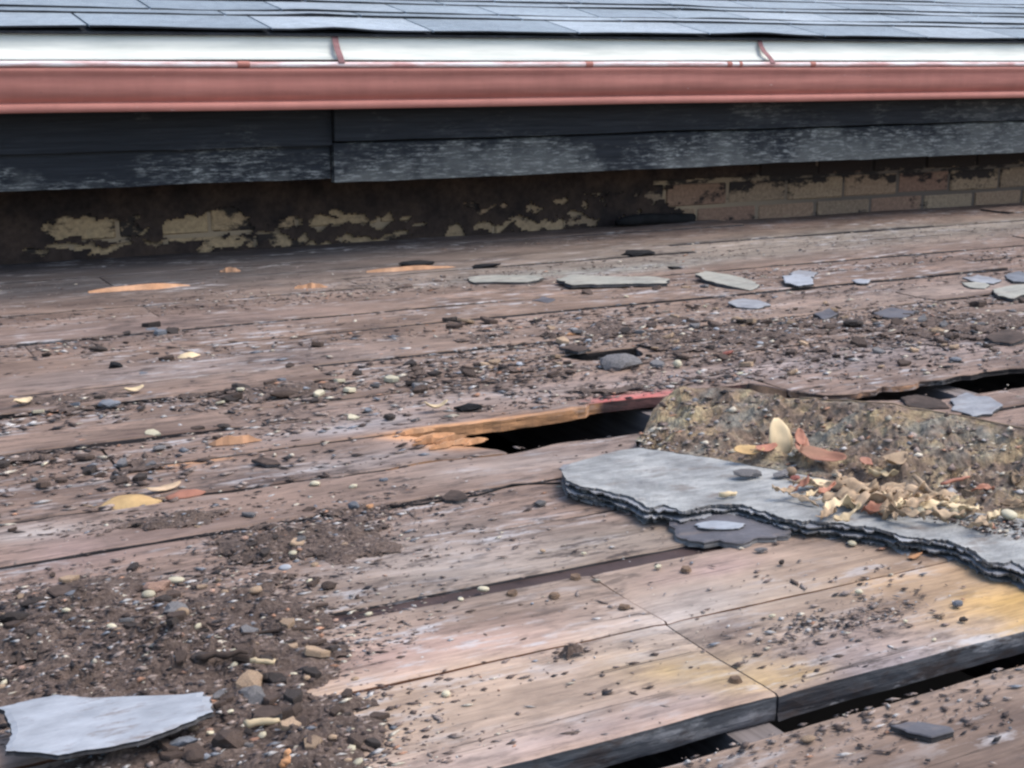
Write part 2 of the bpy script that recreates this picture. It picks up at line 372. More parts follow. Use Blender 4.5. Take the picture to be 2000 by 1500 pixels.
TH = .0195
def plank(x0, x1, y0, y1, lo=0, hi=0, ra=0, rb=0, rough=.0012, dz=0, tint=1.0, side=(.055, .05, .05), front=None, orange=None, seed=0, slopea=0, slopeb=0, twist=0, th=.0195):
    """one deck board: ragged edges, slight cup, worn arrises, thickness. lo/hi: callables adding to the two long edges"""
    nx = max(10, int((x1-x0)/.012)); ny = 8
    s = np.linspace(0, 1, nx+1); t = np.array([0, .02, .12, .35, .5, .65, .88, .98, 1])
    tt, ss = np.meshgrid(t, s, indexing='ij')
    xa = x0+slopea*(tt-.5)+ra*(fbm(tt*7, tt*0+seed, 5, 3)-.5)*2; xb = x1+slopeb*(tt-.5)+rb*(fbm(tt*7, tt*0+seed+.5, 6, 3)-.5)*2
    X = xa+(xb-xa)*ss
    yl = y0+rough*2*(fbm(X*18, X*0+seed*1.7, 11, 5)-.5)*2; yh = y1+rough*2*(fbm(X*18, X*0+seed*1.7+5, 12, 5)-.5)*2
    if lo: yl = yl+lo(X)
    if hi: yh = yh+hi(X)
    Y = yl+(yh-yl)*tt
    Zt = dz+twist*(X-1.4)*.5+.0016*(fbm(X*3, Y*8, seed+3, 3)-.5)*2+.0010*((tt-.5)*2)**2
    Zt = Zt+.0009*(fbm(X*40, Y*160, 8, 3)-.5)
    ed = np.minimum(tt, 1-tt); Zt = Zt-.0018*(ed < .01)-.0012*((ss < 1e-6) | (ss > 1-1e-6))
    n1 = (nx+1)*(ny+1); V = [np.stack([X.ravel(), Y.ravel(), Zt.ravel()], 1)]
    idx = np.arange(n1).reshape(ny+1, nx+1); Fq = []
    q = np.stack([idx[:-1, :-1], idx[:-1, 1:], idx[1:, 1:], idx[1:, :-1]], -1).reshape(-1, 4); Fq.append(q)
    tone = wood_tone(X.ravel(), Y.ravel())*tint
    ring = np.concatenate([idx[0, :], idx[1:, -1], idx[-1, -2::-1], idx[-2:0:-1, 0]])
    rp = V[0][ring]
    if orange is not None:
        for (ox, oy, rx, ry, oc) in orange:
            w = np.exp(-(((X.ravel()-ox)/rx)**2+((Y.ravel()-oy)/ry)**2)**2)
            w = np.clip(w*1.6*(fbm(X.ravel()*20, Y.ravel()*110, 33, 4)+.25), 0, 1)[:, None]; tone = tone*(1-w)+np.array(oc)*w
    C = [tone]
    m = len(ring); top = rp.copy(); base = n1
    levels = [0, -.3, -.7, -1]; sidec = np.tile(np.array(side), (m, 1))
    if front is not None:
        sidec = front(rp[:, 0], rp[:, 1], sidec)
    for L in levels:
        v = top.copy(); v[:, 2] += L*th
        jit = (fbm(v[:, 0]*30+v[:, 1]*30, np.full(m, L*9.0)+seed, 21, 3)-.5)*.003*(L < 0)
        v[:, 1] += jit; V.append(v); C.append(sidec)
    for li in range(len(levels)-1):
        a = base+li*m+np.arange(m); b = base+li*m+(np.arange(m)+1) % m
        Fq.append(np.stack([a, a+m, b+m, b], 1))
    v = np.concatenate(V); f = np.concatenate(Fq)
    me = bpy.data.meshes.new('plank'); me.from_pydata(v.tolist(), [], f.tolist()); me.update()
    colattr(me, 'wood', np.concatenate(C))
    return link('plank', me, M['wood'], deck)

def gx(px, Y):                          # deck X where photo column px crosses the line Y = const
    lo_, hi_ = -2., 8.
    for _ in range(40):
        m_ = (lo_+hi_)/2; d = np.array([m_, Y, -CAM_H]); k_ = d@_F; u = 1000+F_PX*(d@_R)/k_
        if u < px: lo_ = m_
        else: hi_ = m_
    return (lo_+hi_)/2
ORG = (.50, .27, .14)
def bumpf(c, w, a): return lambda x: a*np.exp(-((x-c)/w)**2)
# rows: (y0, y1) and butt joints; joints fall on the joists at .578+.46 i (the front one at .603 as photographed)
J = lambda i: .578+.46*i
sd = 0
def row(y0, y1, joints, tints=None, **kw):
    global sd
    xs = [DX0]+list(joints)+[DX1]
    for i in range(len(xs)-1):
        sd += 1
        rear = y0 > 1.6
        tint = (tints[i % len(tints)] if tints else 1)*random.uniform(.88, 1.1)
        plank(xs[i]+.0012, xs[i+1]-.0012, y0+(.006*random.random() if rear else 0), y1, seed=sd, dz=random.uniform(-.001, .0028) if rear else random.uniform(-.001, .001),
              twist=random.uniform(-.004, .004) if rear else 0, tint=tint, **kw)
row(-.18, -.05, [J(0), J(3)]); row(-.045, .085, [J(-1), J(2)]); row(.09, .225, [J(1), J(4)]); row(.23, .37, [J(0), J(3)])
row(.375, .515, [J(-1), J(2), J(5)]); row(.52, .680, [J(2), J(5)], [.85])
row(.726, .873, [.603, J(3), J(6)], [1, 1, 1], rough=.0008, side=(.085, .088, .095))
row(.875, .999, [.606, J(2), J(5)], [1.0, 1.0], rough=.0006, side=(.16, .07, .035))
tg = link('tongue_strip', box('tongue_strip', DX0, DX1, .9995, 1.0235, -.012, -.0035), M['strip'], deck)
row(1.024, 1.142, [J(1)+.9, J(6)], [1, 1], rough=.0009)
row(1.146, 1.262, [J(2), J(5)], [.95, 1], rough=.001)
crk = lambda x: .010*(fbm(x*11, x*0, 44, 4)-.5)*2-.046*np.clip((x-1.28)/.08, 0, 1)
row(1.268, 1.385, [J(1)+.46*1, J(4)], [1, .95], hi=crk, rough=.0015)
# row with the missing board: the broken left end, then nothing until far to the right
xL = .69
sd += 1
plank(DX0, J(-1), 1.405, 1.528, seed=sd)
plank(J(-1)+.003, xL, 1.395, 1.525, seed=88, slopeb=-.075, rb=.022, lo=crk, rough=.0015, orange=[(.70, 1.47, .055, .05, ORG), (.665, 1.52, .05, .02, ORG), (.37, 1.523, .06, .010, ORG)],
      front=lambda x, y, c: np.where((x > .58)[:, None], np.array(ORG), c))
plank(J(1)+.46+.03+.4, DX1, 1.395, 1.40, seed=301, rough=.002)
# board behind the hole: torn front edge, orange in the middle, rotted brown on the right, then painted black
xr0, xr1 = gx(1640, 1.45), gx(1760, 1.43)
def torn(x):
    e = .011*(fbm(x*16, x*0, 55, 5)-.5)*2*(x > .62)
    e = e+.006*np.exp(-((x-.93)/.03)**2)+np.where((x > .93) & (x < 1.22), .012, 0)
    e = e-np.clip((x-1.20)/.05, 0, 1)*(.096+.014*(fbm(x*25, x*0, 57, 4)-.5)*2)*(x > 1.2)
    return e
def torn_col(x, y, c):
    o = ((y < 1.56) & (x > .62) & (x < .955))[:, None]; c = np.where(o, np.array((.48, .25, .12)), c)
    r = ((y < 1.57) & (x >= .955) & (x < 1.2))[:, None]; c = np.where(r, np.array((.10, .05, .045)), c)
    b = ((y < 1.53) & (x >= 1.2))[:, None]
    n = fbm(x*30, y*60, 61, 3)[:, None]
    bc = np.array((.085, .055, .042))+np.clip(n-.42, 0, 1)*np.array((1.5, .8, .42))
    dk = np.clip((x-1.40)/.06, 0, 1)[:, None]; bc = bc*(1-dk)+np.array((.018, .016, .016))*dk  # far right of the face painted near-black to stand in for gap shade
    return np.where(b, bc, c)
plank(DX0, .30, 1.531, 1.636, seed=77)
plank(1.2275, 2.45, 1.531, 1.636, seed=81, lo=torn, rough=.001, side=(.03, .026, .025), front=torn_col, th=.0075)
plank(.303, 1.225, 1.531, 1.636, seed=78, th=.0145, lo=torn, rough=.001, side=(.06, .05, .045), front=torn_col,
      orange=[(1.01, 1.555, .07, .022, (.42, .13, .115)), (.78, 1.533, .16, .006, ORG)])
plank(2.453, DX1, 1.45, 1.636, seed=79)
row(1.640, 1.727, [J(0)-.1, J(4)], [1, 1.02], rough=.0014)
# row with the small slot half covered by a stone
sx0, sx1 = gx(1112, 1.80), gx(1262, 1.80)
def slot(x): return (.062*np.clip(1-np.abs((x-(sx0+sx1)/2)/((sx1-sx0)/2))**6, 0, 1)*(.75+.5*fbm(x*30, x*0, 66, 3)))
row(1.731, 1.834, [J(2)+.2, J(6)], [1, .95], hi=lambda x: -slot(x), rough=.0014)
row(1.838, 1.935, [J(0)+.1, J(5)], [1], rough=.0015, side=(.012, .011, .011))  # board faces painted near-black to stand in for the dark of the slot
row(1.939, 2.055, [J(-1), J(3), J(7)], [1, .95], rough=.0014)
row(2.060, 2.178, [J(1), J(6)], [1.0, 1.04], rough=.0014)
row(2.186, 2.318, [J(-1)+.2, J(4)], [1.05, .97], rough=.0012)
row(2.325, 2.455, [J(2), J(7)], [1, 1.05], rough=.0012)
row(2.460, 2.600, [J(0), J(5)], [.95, 1], rough=.0014)
row(2.606, 2.74, [J(1), J(6)], [.95, 1], rough=.0014)
row(2.743, 2.875, [J(3), J(8)], [.9, 1], rough=.001)
row(2.878, 3.01, [J(0), J(5)], [.95, .98], rough=.001); row(3.013, 3.15, [J(2), J(6)], [1, .95], rough=.001); row(3.153, 3.29, [J(4)], [.95], rough=.001)

# splinters left on the broken end
def wedge(L, w, h, seed=0):
    r = np.random.default_rng(seed); n = 8; V = []; Fs = []
    for i in range(n+1):
        s = i/n; e = math.sin(math.pi*min(1, s*.92+.06))**.7; y = (r.random()-.5)*w*.3
        hh = h*e*(.8+.4*r.random()); ww = w*.5*e*(.8+.4*r.random())
        V += [(L*(s-.5), y-ww, 0), (L*(s-.5), y-ww*.6, hh), (L*(s-.5), y+ww*.7, hh*.8), (L*(s-.5), y+ww, 0)]
    for i in range(n):
        a = i*4
        for j in range(4): Fs.append((a+j, a+4+j, a+4+(j+1) % 4, a+(j+1) % 4))
    Fs += [(3, 2, 1, 0), (n*4, n*4+1, n*4+2, n*4+3)]
    return pyd('splinter', V, Fs)
for i, (px, py, L, w, rz) in enumerate([(815, 846, .05, .010, -.1), (850, 856, .06, .012, .0), (880, 861, .05, .009, .1), (905, 866, .045, .01, -.05), (930, 866, .04, .008, .15), (840, 866, .05, .008, .0), (870, 873, .05, .009, .1)]):
    o = link('splinter', wedge(L, w, .006, i), M['orange'], deck); g = G(px, py); o.location = (g[0], g[1], .001); o.rotation_euler = (0, 0, rz+.15)

# ------------------------------------------------------------------ brick wall under the eave
HX0, HX1 = -1.0, 5.8
YW = 3.31
wall = link('brick_wall', None, loc=(2, YW, 0)); tag(wall, 'low soot stained brick wall in the shade under the black eave boards', 'wall')
def at_parent(o): o.matrix_parent_inverse = o.parent.matrix_basis.inverted(); return o
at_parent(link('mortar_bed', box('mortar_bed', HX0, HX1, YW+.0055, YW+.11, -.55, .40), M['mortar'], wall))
def brick_mesh(L, seed):
    bm = bmesh.new(); bmesh.ops.create_cube(bm, size=1)
    for v in bm.verts: v.co = Vector((v.co.x*L, v.co.y*.1, v.co.z*.064))
    bmesh.ops.bevel(bm, geom=bm.edges[:], offset=.004, segments=1, affect='EDGES')
    r = random.Random(seed)
    for v in bm.verts: v.co += Vector((r.uniform(-.0015, .0015), r.uniform(-.002, .001), r.uniform(-.0015, .0015)))
    me = bpy.data.meshes.new('brick'); bm.to_mesh(me); bm.free(); return me
BMs = [brick_mesh(.212, i) for i in range(6)]; BH = [brick_mesh(.102, i+9) for i in range(2)]
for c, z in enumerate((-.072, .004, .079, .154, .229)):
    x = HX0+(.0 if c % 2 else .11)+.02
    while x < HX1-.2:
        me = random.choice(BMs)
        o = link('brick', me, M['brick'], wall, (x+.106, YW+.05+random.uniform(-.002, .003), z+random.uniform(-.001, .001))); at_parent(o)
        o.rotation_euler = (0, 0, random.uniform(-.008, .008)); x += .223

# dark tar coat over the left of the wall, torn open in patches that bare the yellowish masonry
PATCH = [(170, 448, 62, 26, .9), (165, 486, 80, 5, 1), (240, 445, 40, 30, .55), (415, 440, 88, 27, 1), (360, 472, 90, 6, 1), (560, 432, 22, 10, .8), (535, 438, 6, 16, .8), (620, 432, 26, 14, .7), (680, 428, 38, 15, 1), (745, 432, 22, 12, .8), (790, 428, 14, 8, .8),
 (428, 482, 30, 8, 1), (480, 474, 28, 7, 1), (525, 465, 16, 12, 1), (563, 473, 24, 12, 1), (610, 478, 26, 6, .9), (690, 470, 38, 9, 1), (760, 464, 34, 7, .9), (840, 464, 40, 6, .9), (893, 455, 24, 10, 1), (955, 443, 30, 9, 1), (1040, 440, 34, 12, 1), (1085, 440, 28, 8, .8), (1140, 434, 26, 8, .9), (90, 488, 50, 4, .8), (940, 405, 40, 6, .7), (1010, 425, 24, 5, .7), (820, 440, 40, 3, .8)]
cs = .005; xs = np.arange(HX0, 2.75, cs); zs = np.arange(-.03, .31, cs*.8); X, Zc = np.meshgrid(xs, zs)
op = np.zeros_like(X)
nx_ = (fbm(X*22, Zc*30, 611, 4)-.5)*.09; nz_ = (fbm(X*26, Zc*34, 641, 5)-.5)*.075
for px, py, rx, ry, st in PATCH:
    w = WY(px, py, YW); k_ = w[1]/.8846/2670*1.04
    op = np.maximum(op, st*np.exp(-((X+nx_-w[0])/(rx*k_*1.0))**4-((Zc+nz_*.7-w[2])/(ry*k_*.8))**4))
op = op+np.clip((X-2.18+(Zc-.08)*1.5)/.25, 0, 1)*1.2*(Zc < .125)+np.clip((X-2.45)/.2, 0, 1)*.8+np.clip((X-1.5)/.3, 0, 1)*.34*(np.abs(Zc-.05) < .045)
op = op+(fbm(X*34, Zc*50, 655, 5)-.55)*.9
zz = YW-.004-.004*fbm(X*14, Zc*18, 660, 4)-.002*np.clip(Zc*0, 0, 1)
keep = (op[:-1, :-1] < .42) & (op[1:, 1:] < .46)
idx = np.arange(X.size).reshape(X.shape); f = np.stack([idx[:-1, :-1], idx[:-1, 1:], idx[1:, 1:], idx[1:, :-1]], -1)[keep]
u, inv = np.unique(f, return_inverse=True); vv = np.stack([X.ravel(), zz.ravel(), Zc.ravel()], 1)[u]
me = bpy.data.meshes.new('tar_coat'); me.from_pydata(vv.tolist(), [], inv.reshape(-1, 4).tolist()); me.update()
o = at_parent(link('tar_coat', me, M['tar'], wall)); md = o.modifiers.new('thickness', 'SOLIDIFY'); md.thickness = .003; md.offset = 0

# ------------------------------------------------------------------ eave: fascia boards and soffit
eave = link('eave_fascia', None, loc=(2, 3.1, .2)); tag(eave, 'charred black eave boards with flaking grey paint below the red gutter', 'fascia')
def board(name, x0, x1, y0, y1, z0, z1, mat, seed=0, sag=.0025, dzx=0):
    nx = int((x1-x0)/.03); V = []; Fs = []
    xs = np.linspace(x0, x1, nx+1)
    lo_ = z0+sag*(fbm(xs*6, xs*0, seed, 4)-.5)*2+dzx*(xs-x0); hi_ = z1+sag*.6*(fbm(xs*6, xs*0, seed+4, 4)-.5)*2+dzx*(xs-x0)
    yy = y0+.002*(fbm(xs*3, xs*0, seed+8, 3)-.5)*2
    for i in range(nx+1):
        V += [(xs[i], yy[i], lo_[i]), (xs[i], yy[i]-.0005, hi_[i]-.004), (xs[i], yy[i]+.004, hi_[i]), (xs[i], y1, hi_[i]), (xs[i], y1, lo_[i])]
    for i in range(nx):
        a = i*5
        for j in range(5): Fs.append((a+j, a+5+j, a+5+(j+1) % 5, a+(j+1) % 5))
    Fs += [(4, 3, 2, 1, 0), tuple(nx*5+j for j in range(5))]
    return at_parent(link(name, pyd(name, V, Fs), mat, eave))
xj = WY(652, 300, 3.1)[0]
board('fascia_board', HX0, xj-.003, 3.118, 3.137, .184, .345+.03, M['fascia_low'], 3)
board('fascia_board', xj, 3.05, 3.100, 3.122, .174, .268, M['fascia_low'], 5, dzx=.003)
board('fascia_board', 3.052, HX1, 3.101, 3.122, .179, .275, M['fascia_low'], 15, dzx=.003)
board('fascia_board', HX0, xj-.002, 3.104, 3.1175, .262, .37, M['fascia_up'], 7)
board('fascia_board', xj, HX1, 3.088, 3.110, .2725, .43, M['fascia_up'], 9, dzx=.0035)
board('soffit_board', HX0, HX1, 3.139, YW+.005, .215, .23, M['fascia_up'], 12)

# ------------------------------------------------------------------ red gutter
gut = link('roof_gutter', None, loc=(2, 3.0, .4)); tag(gut, 'long red painted metal gutter with scuffed pink rim under the shingles', 'gutter')
def sweep(name, prof, mat, parent, closed=False, nx=60, wob=.0012, seed=0, x0=HX0, x1=HX1, smooth=True):
    xs = np.linspace(x0, x1, nx+1); V = []; Fs = []; n = len(prof)
    for x in xs:
        w = wob*(vnoise(x*2, seed)-.5)*2
        for (y, z) in prof: V.append((x, y, z+w))
    for i in range(nx):
        a = i*n
        for j in range(n if closed else n-1): Fs.append((a+j, a+(j+1) % n, a+n+(j+1) % n, a+n+j))
    me = pyd(name, V, Fs, smooth); o = link(name, me, mat, parent)
    if not closed:
        m = o.modifiers.new('thickness', 'SOLIDIFY'); m.thickness = .0012
    return at_parent(o)
# face: vertical top, hollow curl under the rim, belly, sharp lower lip
face = [(3.004, .4435), (2.9995, .440), (2.999, .434), (3.003, .428), (3.0045, .420), (3.003, .408), (3.003, .396), (3.007, .384), (3.014, .375), (3.0185, .3705), (3.0185, .3695), (3.006, .3675), (3.003, .366), (3.003, .352), (3.006, .3505), (3.086, .352)]
sweep('gutter_face', face, M['gutter'], gut, seed=2)
def tube_prof(cy, cz, r, n=10, ez=1.0): return [(cy+r*math.cos(2*math.pi*i/n), cz+ez*r*math.sin(2*math.pi*i/n)) for i in range(n)]
sweep('gutter_rim', tube_prof(3.0035, .4495, .0066, 12, .95), M['rim'], gut, closed=True, seed=2)
sweep('gutter_back', [(3.086, .3525), (3.0865, .46), (3.0865, .50)], M['white'], gut, seed=2)
sweep('drip_edge', [(3.030, .4590), (3.060, .470), (3.078, .4885), (3.083, .503), (3.084, .5155)], M['white'], gut, seed=4)
for px in (662, 1492):
    a = WY(px-6, 66 if px < 1000 else 82, 3.075); xx = a[0]; V = []; Fs = []
    pts = [(3.083, .516), (3.07, .497), (3.05, .482), (3.02, .468), (3.004, .4585), (2.996, .452)]
    for (y, z) in pts:
        q_ = xx-(3.083-y)*.2; V += [(q_-.0075, y, z), (q_+.0075, y, z), (q_+.0075, y, z+.002), (q_-.0075, y, z+.002)]
    for i in range(len(pts)-1):
        for j in range(4): Fs.append((i*4+j, i*4+4+j, i*4+4+(j+1) % 4, i*4+(j+1) % 4))
    Fs += [(0, 1, 2, 3), (20, 21, 22, 23)]
    at_parent(link('hanger_strap', pyd('hanger_strap', V, Fs), M['strap'], gut))
for px, w in ((475, .028), (1151, .02), (1425, .016), (1447, .01), (1588, .018)):
    x = WY(px, 115, 3.0)[0]
    o = sweep('rim_clip', tube_prof(3.0035, .4495, .0074, 10), M['gutter'], gut, closed=True, nx=2, wob=0, x0=x-w/2, x1=x+w/2)
# ------------------------------------------------------------------ shingle roof
PHI = math.radians(12.5); cp, sp = math.cos(PHI), math.sin(PHI)
RY, RZ = 3.068, .5175
roof = link('shingle_roof', None, loc=(2, RY, RZ)); tag(roof, 'low pitched roof of weathered blue grey asphalt shingles above the gutter', 'roof')
def rp_(s, h): return (RY+s*cp-h*sp, RZ+s*sp+h*cp)
V = []
for x in (HX0, HX1):
    for s, h in ((.004, -.001), (3.0, -.001), (3.0, -.016), (.004, -.006)): y, z = rp_(s, h); V.append((x, y, z))
at_parent(link('roof_board', pyd('roof_board', V, [(0, 1, 2, 3), (7, 6, 5, 4), (0, 4, 5, 1), (1, 5, 6, 2), (2, 6, 7, 3), (3, 7, 4, 0)]), M['shingle_edge'], roof))
xb1, xb2 = WY(660, 64, RY)[0], WY(1485, 80, RY)[0]
def shingle(x0, x1, s0, s1, h0, seed):
    n = 8; xs = np.linspace(x0, x1, n+1); V = []; Fs = []
    bul = .007*np.exp(-((xs-xb1)/.07)**2)+.006*np.exp(-((xs-xb2)/.09)**2)
    wav = .0035*(vnoise(xs*3.2, np.full(n+1, s0*31), 5)-.5)*2+.0016*(vnoise(xs*11, np.full(n+1, s0*13), 6)-.5)
    lift = h0+np.clip(bul*(1.0 if s0 < .05 else .45)+wav+.002, -.001, 1)
    ds = .006*(vnoise(xs*5, np.full(n+1, s0*7), 7)-.5)
    for i in range(n+1):
        for s, h in ((s0+ds[i], lift[i]), (s0+ds[i], lift[i]+.0042), (s1, .0015+h0*.25+.0015), (s1, h0*.25)):
            y, z = rp_(s, h); V.append((xs[i], y, z))
    for i in range(n):
        a = i*4
        for j in range(4): Fs.append((a+j, a+(j+1) % 4, a+4+(j+1) % 4, a+4+j))
    Fs += [(3, 2, 1, 0), (n*4, n*4+1, n*4+2, n*4+3)]
    me = pyd('shingle', V, Fs); me.materials.append(M['shingle']); me.materials.append(M['shingle_edge'])
    for p in me.polygons:
        if p.index < n*4 and p.index % 4 == 0: p.material_index = 1
    return at_parent(link('shingle', me, None, roof))
s = 0.0; k = 0
edges = [0]
while s < 2.4:
    s += (.175 if k == 0 else .135) if k % 2 == 0 else .058
    edges.append(s); k += 1
first = [gx_ for gx_ in (WY(p, y, RY)[0] for p, y in ((-250, 50), (172, 55), (530, 60), (845, 70), (1130, 76), (1385, 79), (1610, 84), (1812, 86), (1990, 89)))]
for c in range(len(edges)-1):
    if edges[c] > 1.9: break
    if c == 0:
        xs = [HX0, first[0]-.33]+first
        while xs[-1] < HX1-.4: xs.append(xs[-1]+random.uniform(.28, .36))
        xs.append(HX1)
    else:
        xs = [HX0]; xs.append(HX0+random.uniform(.1, .35))
        while xs[-1] < HX1-.45: xs.append(xs[-1]+(random.uniform(.24, .40) if c % 2 == 0 else random.uniform(.3, .6))*(1 if c < 6 else 1.8))
        xs.append(HX1)
    for i in range(len(xs)-1):
        shingle(xs[i]+.003, xs[i+1]-.003, edges[c], edges[c+1]+.03, .004, c*100+i)

# ------------------------------------------------------------------ dirt on the deck (stuff)
BL = [(330, 1290, .15, .12, 1.05), (120, 1230, .12, .10, .95), (520, 1390, .07, .07, .95), (640, 1440, .04, .04, .8), (600, 1480, .07, .05, .95), (380, 1480, .12, .05, .9), (640, 1340, .03, .02, .5),
      (590, 1060, .09, .08, .85), (700, 1000, .09, .05, .75), (450, 1150, .08, .06, .75), (340, 1020, .08, .04, .6),
      (130, 790, .15, .10, .62), (540, 765, .16, .07, .72), (240, 920, .12, .05, .5), (880, 975, .05, .03, .5),
      (1150, 650, .35, .11, .66), (1500, 655, .4, .15, .70), (1850, 640, .4, .15, .66), (930, 730, .22, .09, .58), (1350, 745, .25, .05, .6),
      (740, 690, .3, .08, .5), (1600, 540, .5, .07, .45), (800, 560, .5, .08, .38), (60, 900, .08, .05, .55), (1000, 480, .5, .05, .4), (300, 650, .4, .08, .35),
      (1650, 1215, .07, .028, .60), (1120, 1283, .018, .009, .75), (1560, 1230, .03, .012, .4), (640, 820, .2, .04, .4), (1650, 1420, .2, .04, .3)]
BLg = [(G(a, b)[0], G(a, b)[1], c, d, e) for a, b, c, d, e in BL]
def dens(X, Y):
    d = np.zeros_like(X)
    for bx, by, rx, ry, st in BLg: d = np.maximum(d, st*np.exp(-((X-bx)/rx)**2*.8-((Y-by)/ry)**2*.8))
    return d
HOLE = [(.66, 1.24, 1.395, 1.545), (1.2, 2.6, 1.37, 1.445), (-2, 9, .680, .728), (sx0-.01, sx1+.01, 1.768, 1.842)]
def in_hole(X, Y):
    m = np.zeros(X.shape, bool)
    for a, b, c, d in HOLE: m |= (X > a) & (X < b) & (Y > c) & (Y < d)
    return m
def dirt_h(X, Y):
    D = dens(X, Y)
    n = fbm(X*26, Y*34, 201, 5)-.5; m = fbm(X*9, Y*16, 207, 3)-.5
    h = (D+.75*n+.45*m-.58)
    lump = fbm(X*60, Y*75, 203, 4)
    return np.where(h > 0, np.minimum(h, .6)*.030*(0.25+1.5*lump**1.4)+.0006, h*.02)
def dirt_patch(x0, x1, y0, y1, st, name, label):
    xs = np.arange(x0, x1, st); ys = np.arange(y0, y1, st); X, Y = np.meshgrid(xs, ys)
    h = dirt_h(X, Y); h = np.where(in_hole(X, Y), -.02, h)
    keep = ((h[:-1, :-1] > -.0008) & (h[1:, 1:] > -.0008) & (h[:-1, 1:] > -.0008) & (h[1:, :-1] > -.0008))
    idx = np.arange(X.size).reshape(X.shape)
    f = np.stack([idx[:-1, :-1], idx[:-1, 1:], idx[1:, 1:], idx[1:, :-1]], -1)[keep]
    jx = (rng.random(X.shape)-.5)*st*.6; jy = (rng.random(X.shape)-.5)*st*.6
    v = np.stack([(X+jx).ravel(), (Y+jy).ravel(), (h+.0016+rng.random(X.shape)*st*.14).ravel()], 1)
    u, inv = np.unique(f, return_inverse=True); f = inv.reshape(-1, 4)
    me = bpy.data.meshes.new(name); me.from_pydata(v[u].tolist(), [], f.tolist()); me.update()
    o = link(name, me, M['dirt']); tag(o, label, 'dirt', kind='stuff'); return o
dirt_patch(-.1, 1.3, .40, 1.40, .0035, 'dirt', 'dark brown crumbly dirt heaped on the front planks')
dirt_patch(-.1, 3.6, 1.40, 3.28, .009, 'dirt', 'thin brown dirt spread over the rear planks')
def zd(x, y): return max(0.0015, float(dirt_h(np.array([x]), np.array([y]))[0])+.0012)

# ------------------------------------------------------------------ torn felt slab with its upturned, dirt covered flap
front_px = [(1098, 922), (1106, 938), (1135, 948), (1180, 958), (1235, 975), (1262, 990), (1300, 988), (1340, 998), (1400, 985), (1450, 986), (1490, 998), (1530, 1012), (1580, 1018), (1650, 1024), (1720, 1028), (1765, 1048), (1840, 1054), (1890, 1070), (1930, 1096), (1975, 1100), (2010, 1118), (2120, 1150), (2300, 1190)]
crease_px = [(1098, 918), (1115, 905), (1160, 893), (1205, 880), (1250, 874), (1290, 880), (1330, 886), (1400, 896), (1460, 908), (1500, 915), (1560, 925), (1620, 938), (1680, 950), (1760, 968), (1830, 985), (1890, 998), (1940, 1006), (1990, 1012), (2040, 1020), (2150, 1040), (2320, 1070)]
top_px = [(1252, 868), (1262, 842), (1285, 800), (1310, 768), (1335, 750), (1360, 750), (1440, 756), (1500, 764), (1560, 772), (1640, 783), (1700, 793), (1760, 800), (1830, 806), (1900, 818), (1960, 830), (2010, 840), (2100, 858), (2320, 890)]
def resamp(p, n):
    p = np.array(p, float); d = np.r_[0, np.cumsum(np.linalg.norm(np.diff(p, axis=0), axis=1))]
    t = np.linspace(0, d[-1], n); return np.stack([np.interp(t, d, p[:, i]) for i in range(p.shape[1])], 1)
felt = link('roofing_felt', None, loc=tuple(G(1600, 960))); tag(felt, 'big torn slab of layered grey roofing felt with a dirty upturned back edge', 'roofing felt')
ZS = .020
def line3(pxs, zf, n): 
    q = resamp(pxs, n); return np.array([G(x, y, zf(x)) for x, y in q])
N = 420
fr = line3(front_px, lambda x: ZS-.004*min(1, max(0, (x-1100)/300))+.001*math.sin(x*.03), N); cr = line3(crease_px, lambda x: .013, N)
def sheet(name, A, B, zoff, th, inset, seed, rows=14, mats=None, amp=.0012, rag=.006):
    A = A.copy(); d = (B-A); L = np.linalg.norm(d, axis=1, keepdims=True)+1e-6
    i_ = np.arange(len(A))
    jit = (inset+.011*(fbm(i_*.11, i_*0, seed, 6)-.5)*2+rag*np.abs(fbm(i_*.33, i_*0, seed+3, 4)-.5)*2)[:, None]
    A = A+d/L*np.minimum(jit, L*.8)
    t = np.linspace(0, 1, rows+1)[:, None, None]
    P = A[None]*(1-t)+B[None]*t
    P[..., 2] += zoff+amp*(fbm(P[..., 0]*40, P[..., 1]*60, seed+2, 4)-.5)*2
    n = len(A); top = P.reshape(-1, 3); bot = top.copy(); bot[:, 2] -= th
    V = np.concatenate([top, bot]); idx = np.arange((rows+1)*n).reshape(rows+1, n); o_ = len(top); Fs = []; mi = []
    q = np.stack([idx[:-1, :-1], idx[:-1, 1:], idx[1:, 1:], idx[1:, :-1]], -1).reshape(-1, 4)
    Fs += q.tolist(); mi += [0]*len(q)
    Fs += (q[:, ::-1]+o_).tolist(); mi += [1]*len(q)
    ring = np.concatenate([idx[0, :], idx[1:, -1], idx[-1, -2::-1], idx[-2:0:-1, 0]]); r2 = np.roll(ring, -1)
    s_ = np.stack([ring, ring+o_, r2+o_, r2], 1); Fs += s_.tolist(); mi += [1]*len(s_)
    me = bpy.data.meshes.new(name); me.from_pydata(V.tolist(), [], Fs); me.update()
    for m in mats: me.materials.append(m)
    me.polygons.foreach_set('material_index', mi)
    return at_parent(link(name, me, None, felt)), P
_, TOPP = sheet('top_layer', fr, cr, 0, .003, .0, 301, mats=[M['felt'], M['felt_edge']])
for k_, (zo, ins, th) in enumerate(((-.0030, -.004, .0016), (-.0050, .007, .0034), (-.0088, -.008, .0018), (-.0110, .004, .0040), (-.0152, -.005, .0026))):
    sheet('felt_layer', fr, cr, zo, th, ins, 310+k_*7, mats=[M['grey_slate'], M['felt_edge']], rows=8, amp=.0026, rag=.010)
